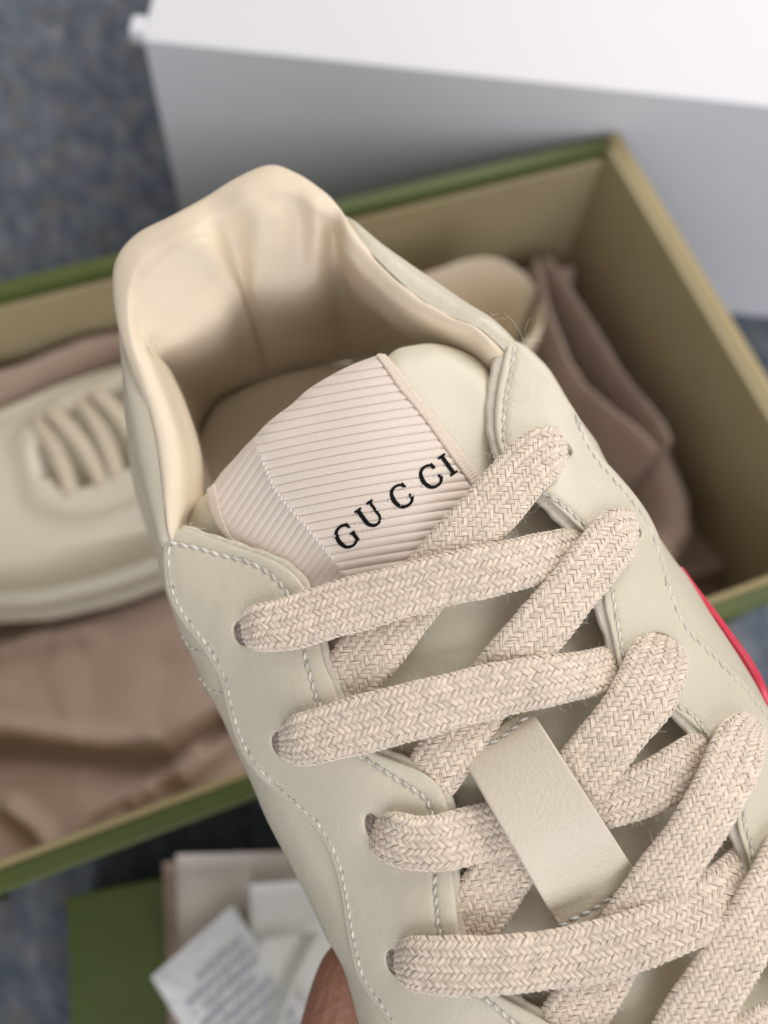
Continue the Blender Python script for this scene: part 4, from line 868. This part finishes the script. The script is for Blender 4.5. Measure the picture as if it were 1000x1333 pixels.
LACES = [
 # from the right eyelets, running down to the left (under the next one)
 [(733, 582, .30, 44), (722, 584, -.02, 58), (708, 590, -.15, 70), (680, 615, -.15, 74), (640, 662, -.06, 73), (585, 722, .06, 74), (520, 800, .13, 78), (480, 850, .17, 80), (445, 895, .30, 78), (425, 925, .36, 74)],
 [(824, 689, .30, 44), (815, 690, -.02, 56), (803, 697, -.15, 68), (770, 738, -.15, 70), (715, 805, -.05, 70), (660, 868, .08, 72), (615, 930, .14, 74), (575, 990, .17, 72), (550, 1030, .32, 70)],
 [(866, 832, .30, 50), (862, 842, -.02, 64), (856, 862, -.16, 80), (838, 905, -.15, 84), (800, 955, -.08, 80), (755, 1010, .04, 78), (700, 1075, .15, 80), (655, 1135, .15, 80), (618, 1195, .24, 76), (600, 1230, .34, 70)],
 [(981, 943, .30, 44), (974, 950, -.02, 56), (966, 963, -.15, 68), (945, 1015, -.15, 72), (908, 1080, -.10, 72), (862, 1145, .0, 74), (815, 1215, .10, 78), (770, 1290, .14, 82), (735, 1345, .2, 82), (700, 1400, .34, 80)],
 [(1060, 1080, .3, 50), (1046, 1092, -.02, 60), (1032, 1110, -.15, 72), (1000, 1175, -.15, 78), (955, 1245, -.14, 82), (905, 1325, -.08, 86), (850, 1410, .02, 88), (790, 1490, .15, 88)],
 # from the left eyelets, running up to the right (on top)
 [(319, 822, .30, 40), (327, 820, .06, 52), (340, 817, -.13, 63), (375, 812, -.16, 68), (430, 795, -.16, 69), (500, 776, -.15, 69), (570, 757, -.14, 68), (640, 742, -.09, 66), (700, 728, .03, 65), (740, 719, .18, 64), (775, 708, .30, 62)],
 [(369, 967, .30, 40), (377, 966, .06, 54), (390, 964, -.13, 67), (425, 955, -.16, 72), (490, 938, -.17, 74), (560, 920, -.19, 74), (630, 902, -.17, 70), (700, 888, -.09, 66), (750, 880, .04, 62), (790, 872, .18, 60), (822, 862, .30, 58)],
 [(489, 1080, .30, 42), (497, 1083, .04, 54), (508, 1088, -.14, 63), (535, 1097, -.19, 70), (575, 1097, -.15, 74), (610, 1088, .02, 74), (660, 1076, .16, 72), (720, 1060, .21, 70), (790, 1044, .22, 68), (850, 1023, .20, 68), (895, 997, .20, 68), (935, 970, .30, 66)],
 [(518, 1255, .30, 42), (526, 1254, .05, 58), (538, 1254, -.13, 70), (570, 1257, -.17, 74), (640, 1257, -.18, 76), (710, 1250, -.19, 76), (780, 1238, -.19, 77), (840, 1220, -.16, 78), (895, 1197, -.07, 80), (940, 1168, .08, 82), (970, 1145, .24, 80), (1000, 1115, .34, 76)],
 [(600, 1410, .34, 44), (610, 1410, .0, 56), (625, 1410, -.14, 68), (700, 1412, -.17, 76), (800, 1404, -.18, 78), (900, 1385, -.18, 80), (1000, 1350, -.05, 82), (1080, 1300, .25, 80)],
]
for i_, l_ in enumerate(LACES): lace(l_, seed=i_ + 1)

# ---- strap sewn over the laces --------------------------------------
s_out = np.concatenate([resample(np.array([a, b], float), 4)[:-1] for a, b in (((596, 978), (690, 921)), ((690, 921), (833, 1143)), ((833, 1143), (801, 1170)), ((801, 1170), (806, 1190)), ((806, 1190), (752, 1224)), ((752, 1224), (728, 1208)), ((728, 1208), (596, 978)))])
ax_ = np.array([0.55, 0.835])
def strap_depth(p):
    u = (p - np.array([640, 955])) @ ax_; L = 245.0
    arch = 0.43 * np.clip(1 - np.abs((u - L / 2) / (L / 2))**2.6, 0, 1)
    v = (p - np.array([640, 955])) @ np.array([0.835, -0.55])
    return DE(p) + 0.20 - 1.22 * arch
st_a = smooth_line([(608, 984), (650, 961), (688, 932)], 4); st_b = smooth_line([(727, 1206), (767, 1186), (800, 1165), (829, 1141)], 4); st_c = smooth_line([(748, 1221), (782, 1197), (803, 1181)], 4)
panel('lace_strap', s_out, lambda p: strap_depth(p) + groove(p, [st_a, st_b, st_c], 3.2, 0.03), M_strap, sh, thick=0.11, bev=2.6, bdepth=0.03, grid=7, rings=(0.8, 2, 4), extra=np.concatenate([near_line(st_a, (0, 3, -3)), near_line(st_b, (0, 3, -3))]))

# ---- seams ------------------------------------------------------------
def seam(pts, D, ln=10.5, wd=3.0, gap=3.0, skew=1.2, lift=0.03, holes=True):
    ticks('stitching', pts, D, M_thread, sh, ln, wd, gap, lift=lift, thick=0.014, skew=skew)
    l = resample(smooth_line(pts, 2), ln + gap); l = l + 0
    t = np.gradient(l, axis=0); t /= np.linalg.norm(t, axis=1)[:, None] + 1e-9
    # needle holes between the stitches, the shade inside them painted dark
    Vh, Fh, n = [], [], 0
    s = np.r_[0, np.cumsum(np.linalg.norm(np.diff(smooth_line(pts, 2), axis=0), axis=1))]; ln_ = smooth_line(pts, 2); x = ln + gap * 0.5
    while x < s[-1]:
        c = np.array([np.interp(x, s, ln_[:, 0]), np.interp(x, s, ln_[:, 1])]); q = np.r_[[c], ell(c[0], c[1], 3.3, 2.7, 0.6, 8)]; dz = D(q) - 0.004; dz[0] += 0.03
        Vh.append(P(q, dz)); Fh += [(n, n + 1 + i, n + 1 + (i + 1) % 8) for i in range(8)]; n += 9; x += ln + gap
    if Vh and holes: mesh('needle_hole_shade', np.concatenate(Vh), Fh, M_hole_shade, sh, kind='stuff')
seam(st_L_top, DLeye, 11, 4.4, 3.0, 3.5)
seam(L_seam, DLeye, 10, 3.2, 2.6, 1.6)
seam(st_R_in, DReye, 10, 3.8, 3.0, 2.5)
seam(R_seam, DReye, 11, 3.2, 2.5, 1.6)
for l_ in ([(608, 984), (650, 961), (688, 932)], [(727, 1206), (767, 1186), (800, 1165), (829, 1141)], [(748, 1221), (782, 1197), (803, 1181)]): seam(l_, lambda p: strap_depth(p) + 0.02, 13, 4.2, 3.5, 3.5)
for l_ in ([(236, 826), (242, 837), (252, 845), (262, 848), (275, 851)], [(258, 880), (266, 891), (276, 899), (296, 904)]): seam(l_, lambda p: qL(p) + EB['L'][1] * (1 - np.sqrt(np.clip(1 - (1 - np.clip(dist_poly(p, ls) / EB['L'][0], 0, 1))**2, 0, 1))), 7, 2.4, 2.0, holes=False)
seam([(752, 552), (763, 574), (776, 588), (782, 597)], lambda p: DE(p) + 0.085 + 0.5, 7, 2.4, 2, holes=False)
# frayed thread ends
fr = []
for x, y, d in ((683, 447, 16.6), (640, 414, 16.5), (700, 660, 15.4), (636, 600, 15.6), (243, 688, 15.9), (287, 711, 15.6), (553, 1169, 14.7), (847, 683, 15.9), (352, 1022, 15.3)):
    for k in range({683: 4, 640: 7, 847: 0}.get(x, 3)):
        a = random.uniform(-2.2, 0.4); l_ = random.uniform(5, {683: 34, 640: 5}.get(x, 14)); t = np.linspace(0, 1, 9)
        px = x + random.uniform(-5, 5) + l_ * t * math.cos(a) + 20 * random.uniform(-1, 1) * t**2.5; py = y + random.uniform(-5, 5) + l_ * t * math.sin(a) + 10 * random.uniform(-.6, 1.1) * t**2
        fr.append(tube_line(P(np.stack([px, py], 1), d - 0.05 * np.sin(t * 3) - random.uniform(0, .12)), random.uniform(0.0016, 0.003), 4))
V, F = merge(fr); mesh('frayed_thread', V, F, M_fuzz, sh, kind='stuff')

# ------------------------------------------------------------------ the hand that holds the shoe
def hand():
    # joints in view coordinates (x, y, depth cm) and radius cm; one connected skeleton
    J = {}; ED = []
    def chain(names, prev=None):
        for n, x, y, d, r in names:
            J[n] = (PC([(x, y)], d)[0], r)
            if prev: ED.append((prev, n))
            prev = n
    chain([('wrist0', 640, 2300, 25.5, 2.7), ('wrist', 620, 2060, 24.6, 2.4), ('palm0', 590, 1890, 23.9, 2.3), ('palm1', 590, 1720, 23.4, 2.0)])
    chain([('t0', 470, 1780, 22.6, 1.55), ('t1', 408, 1620, 20.6, 1.25), ('t2', 424, 1440, 18.8, 1.08), ('t3', 449, 1325, 18.2, 0.98), ('t4', 455, 1262, 18.0, 0.74), ('t5', 456, 1228, 17.9, 0.40)], 'palm0')
    for k, (x, dx, r, ln) in enumerate(((500, 30, .92, 1.0), (580, 45, .95, 1.08), (660, 60, .92, 1.0), (735, 75, .80, .85))):
        chain([('f%da' % k, x, 1640, 23.6, r * 1.15), ('f%db' % k, x + dx, 1640 - 170 * ln, 23.7, r), ('f%dc' % k, x + 1.7 * dx, 1640 - 300 * ln, 23.5, r * .92), ('f%dd' % k, x + 2.2 * dx, 1640 - 395 * ln, 23.2, r * .82), ('f%de' % k, x + 2.4 * dx, 1640 - 430 * ln, 23.1, r * .5)], 'palm1')
    names = list(J); V = [C2W(J[n][0]) for n in names]
    pr = thing('person', 'bare left hand gripping the held sneaker, thumb against its side', 'person', C2W(J['palm1'][0]))
    me = bpy.data.meshes.new('hand'); me.from_pydata([tuple(v * CM - origin_of(pr)) for v in V], [(names.index(a), names.index(b)) for a, b in ED], []); me.update()
    o = bpy.data.objects.new('hand', me); COL.objects.link(o); o.parent = pr
    o.modifiers.new('skin', 'SKIN'); sk = me.skin_vertices[0].data if len(me.skin_vertices) else None
    if sk is None:
        bm = bmesh.new(); bm.from_mesh(me); bm.verts.layers.skin.verify(); bm.to_mesh(me); bm.free(); sk = me.skin_vertices[0].data
    for i, n in enumerate(names): sk[i].radius = (J[n][1] * CM, J[n][1] * CM); sk[i].use_root = (n == 'palm0')
    ss = o.modifiers.new('smooth', 'SUBSURF'); ss.levels = 2; ss.render_levels = 2
    me.materials.append(M_skin)
    # thumb nail
    nl = smooth_line([(404, 1300), (410, 1268), (424, 1246), (440, 1248), (446, 1275), (440, 1305), (420, 1315)], 4, True)
    return o
hand()
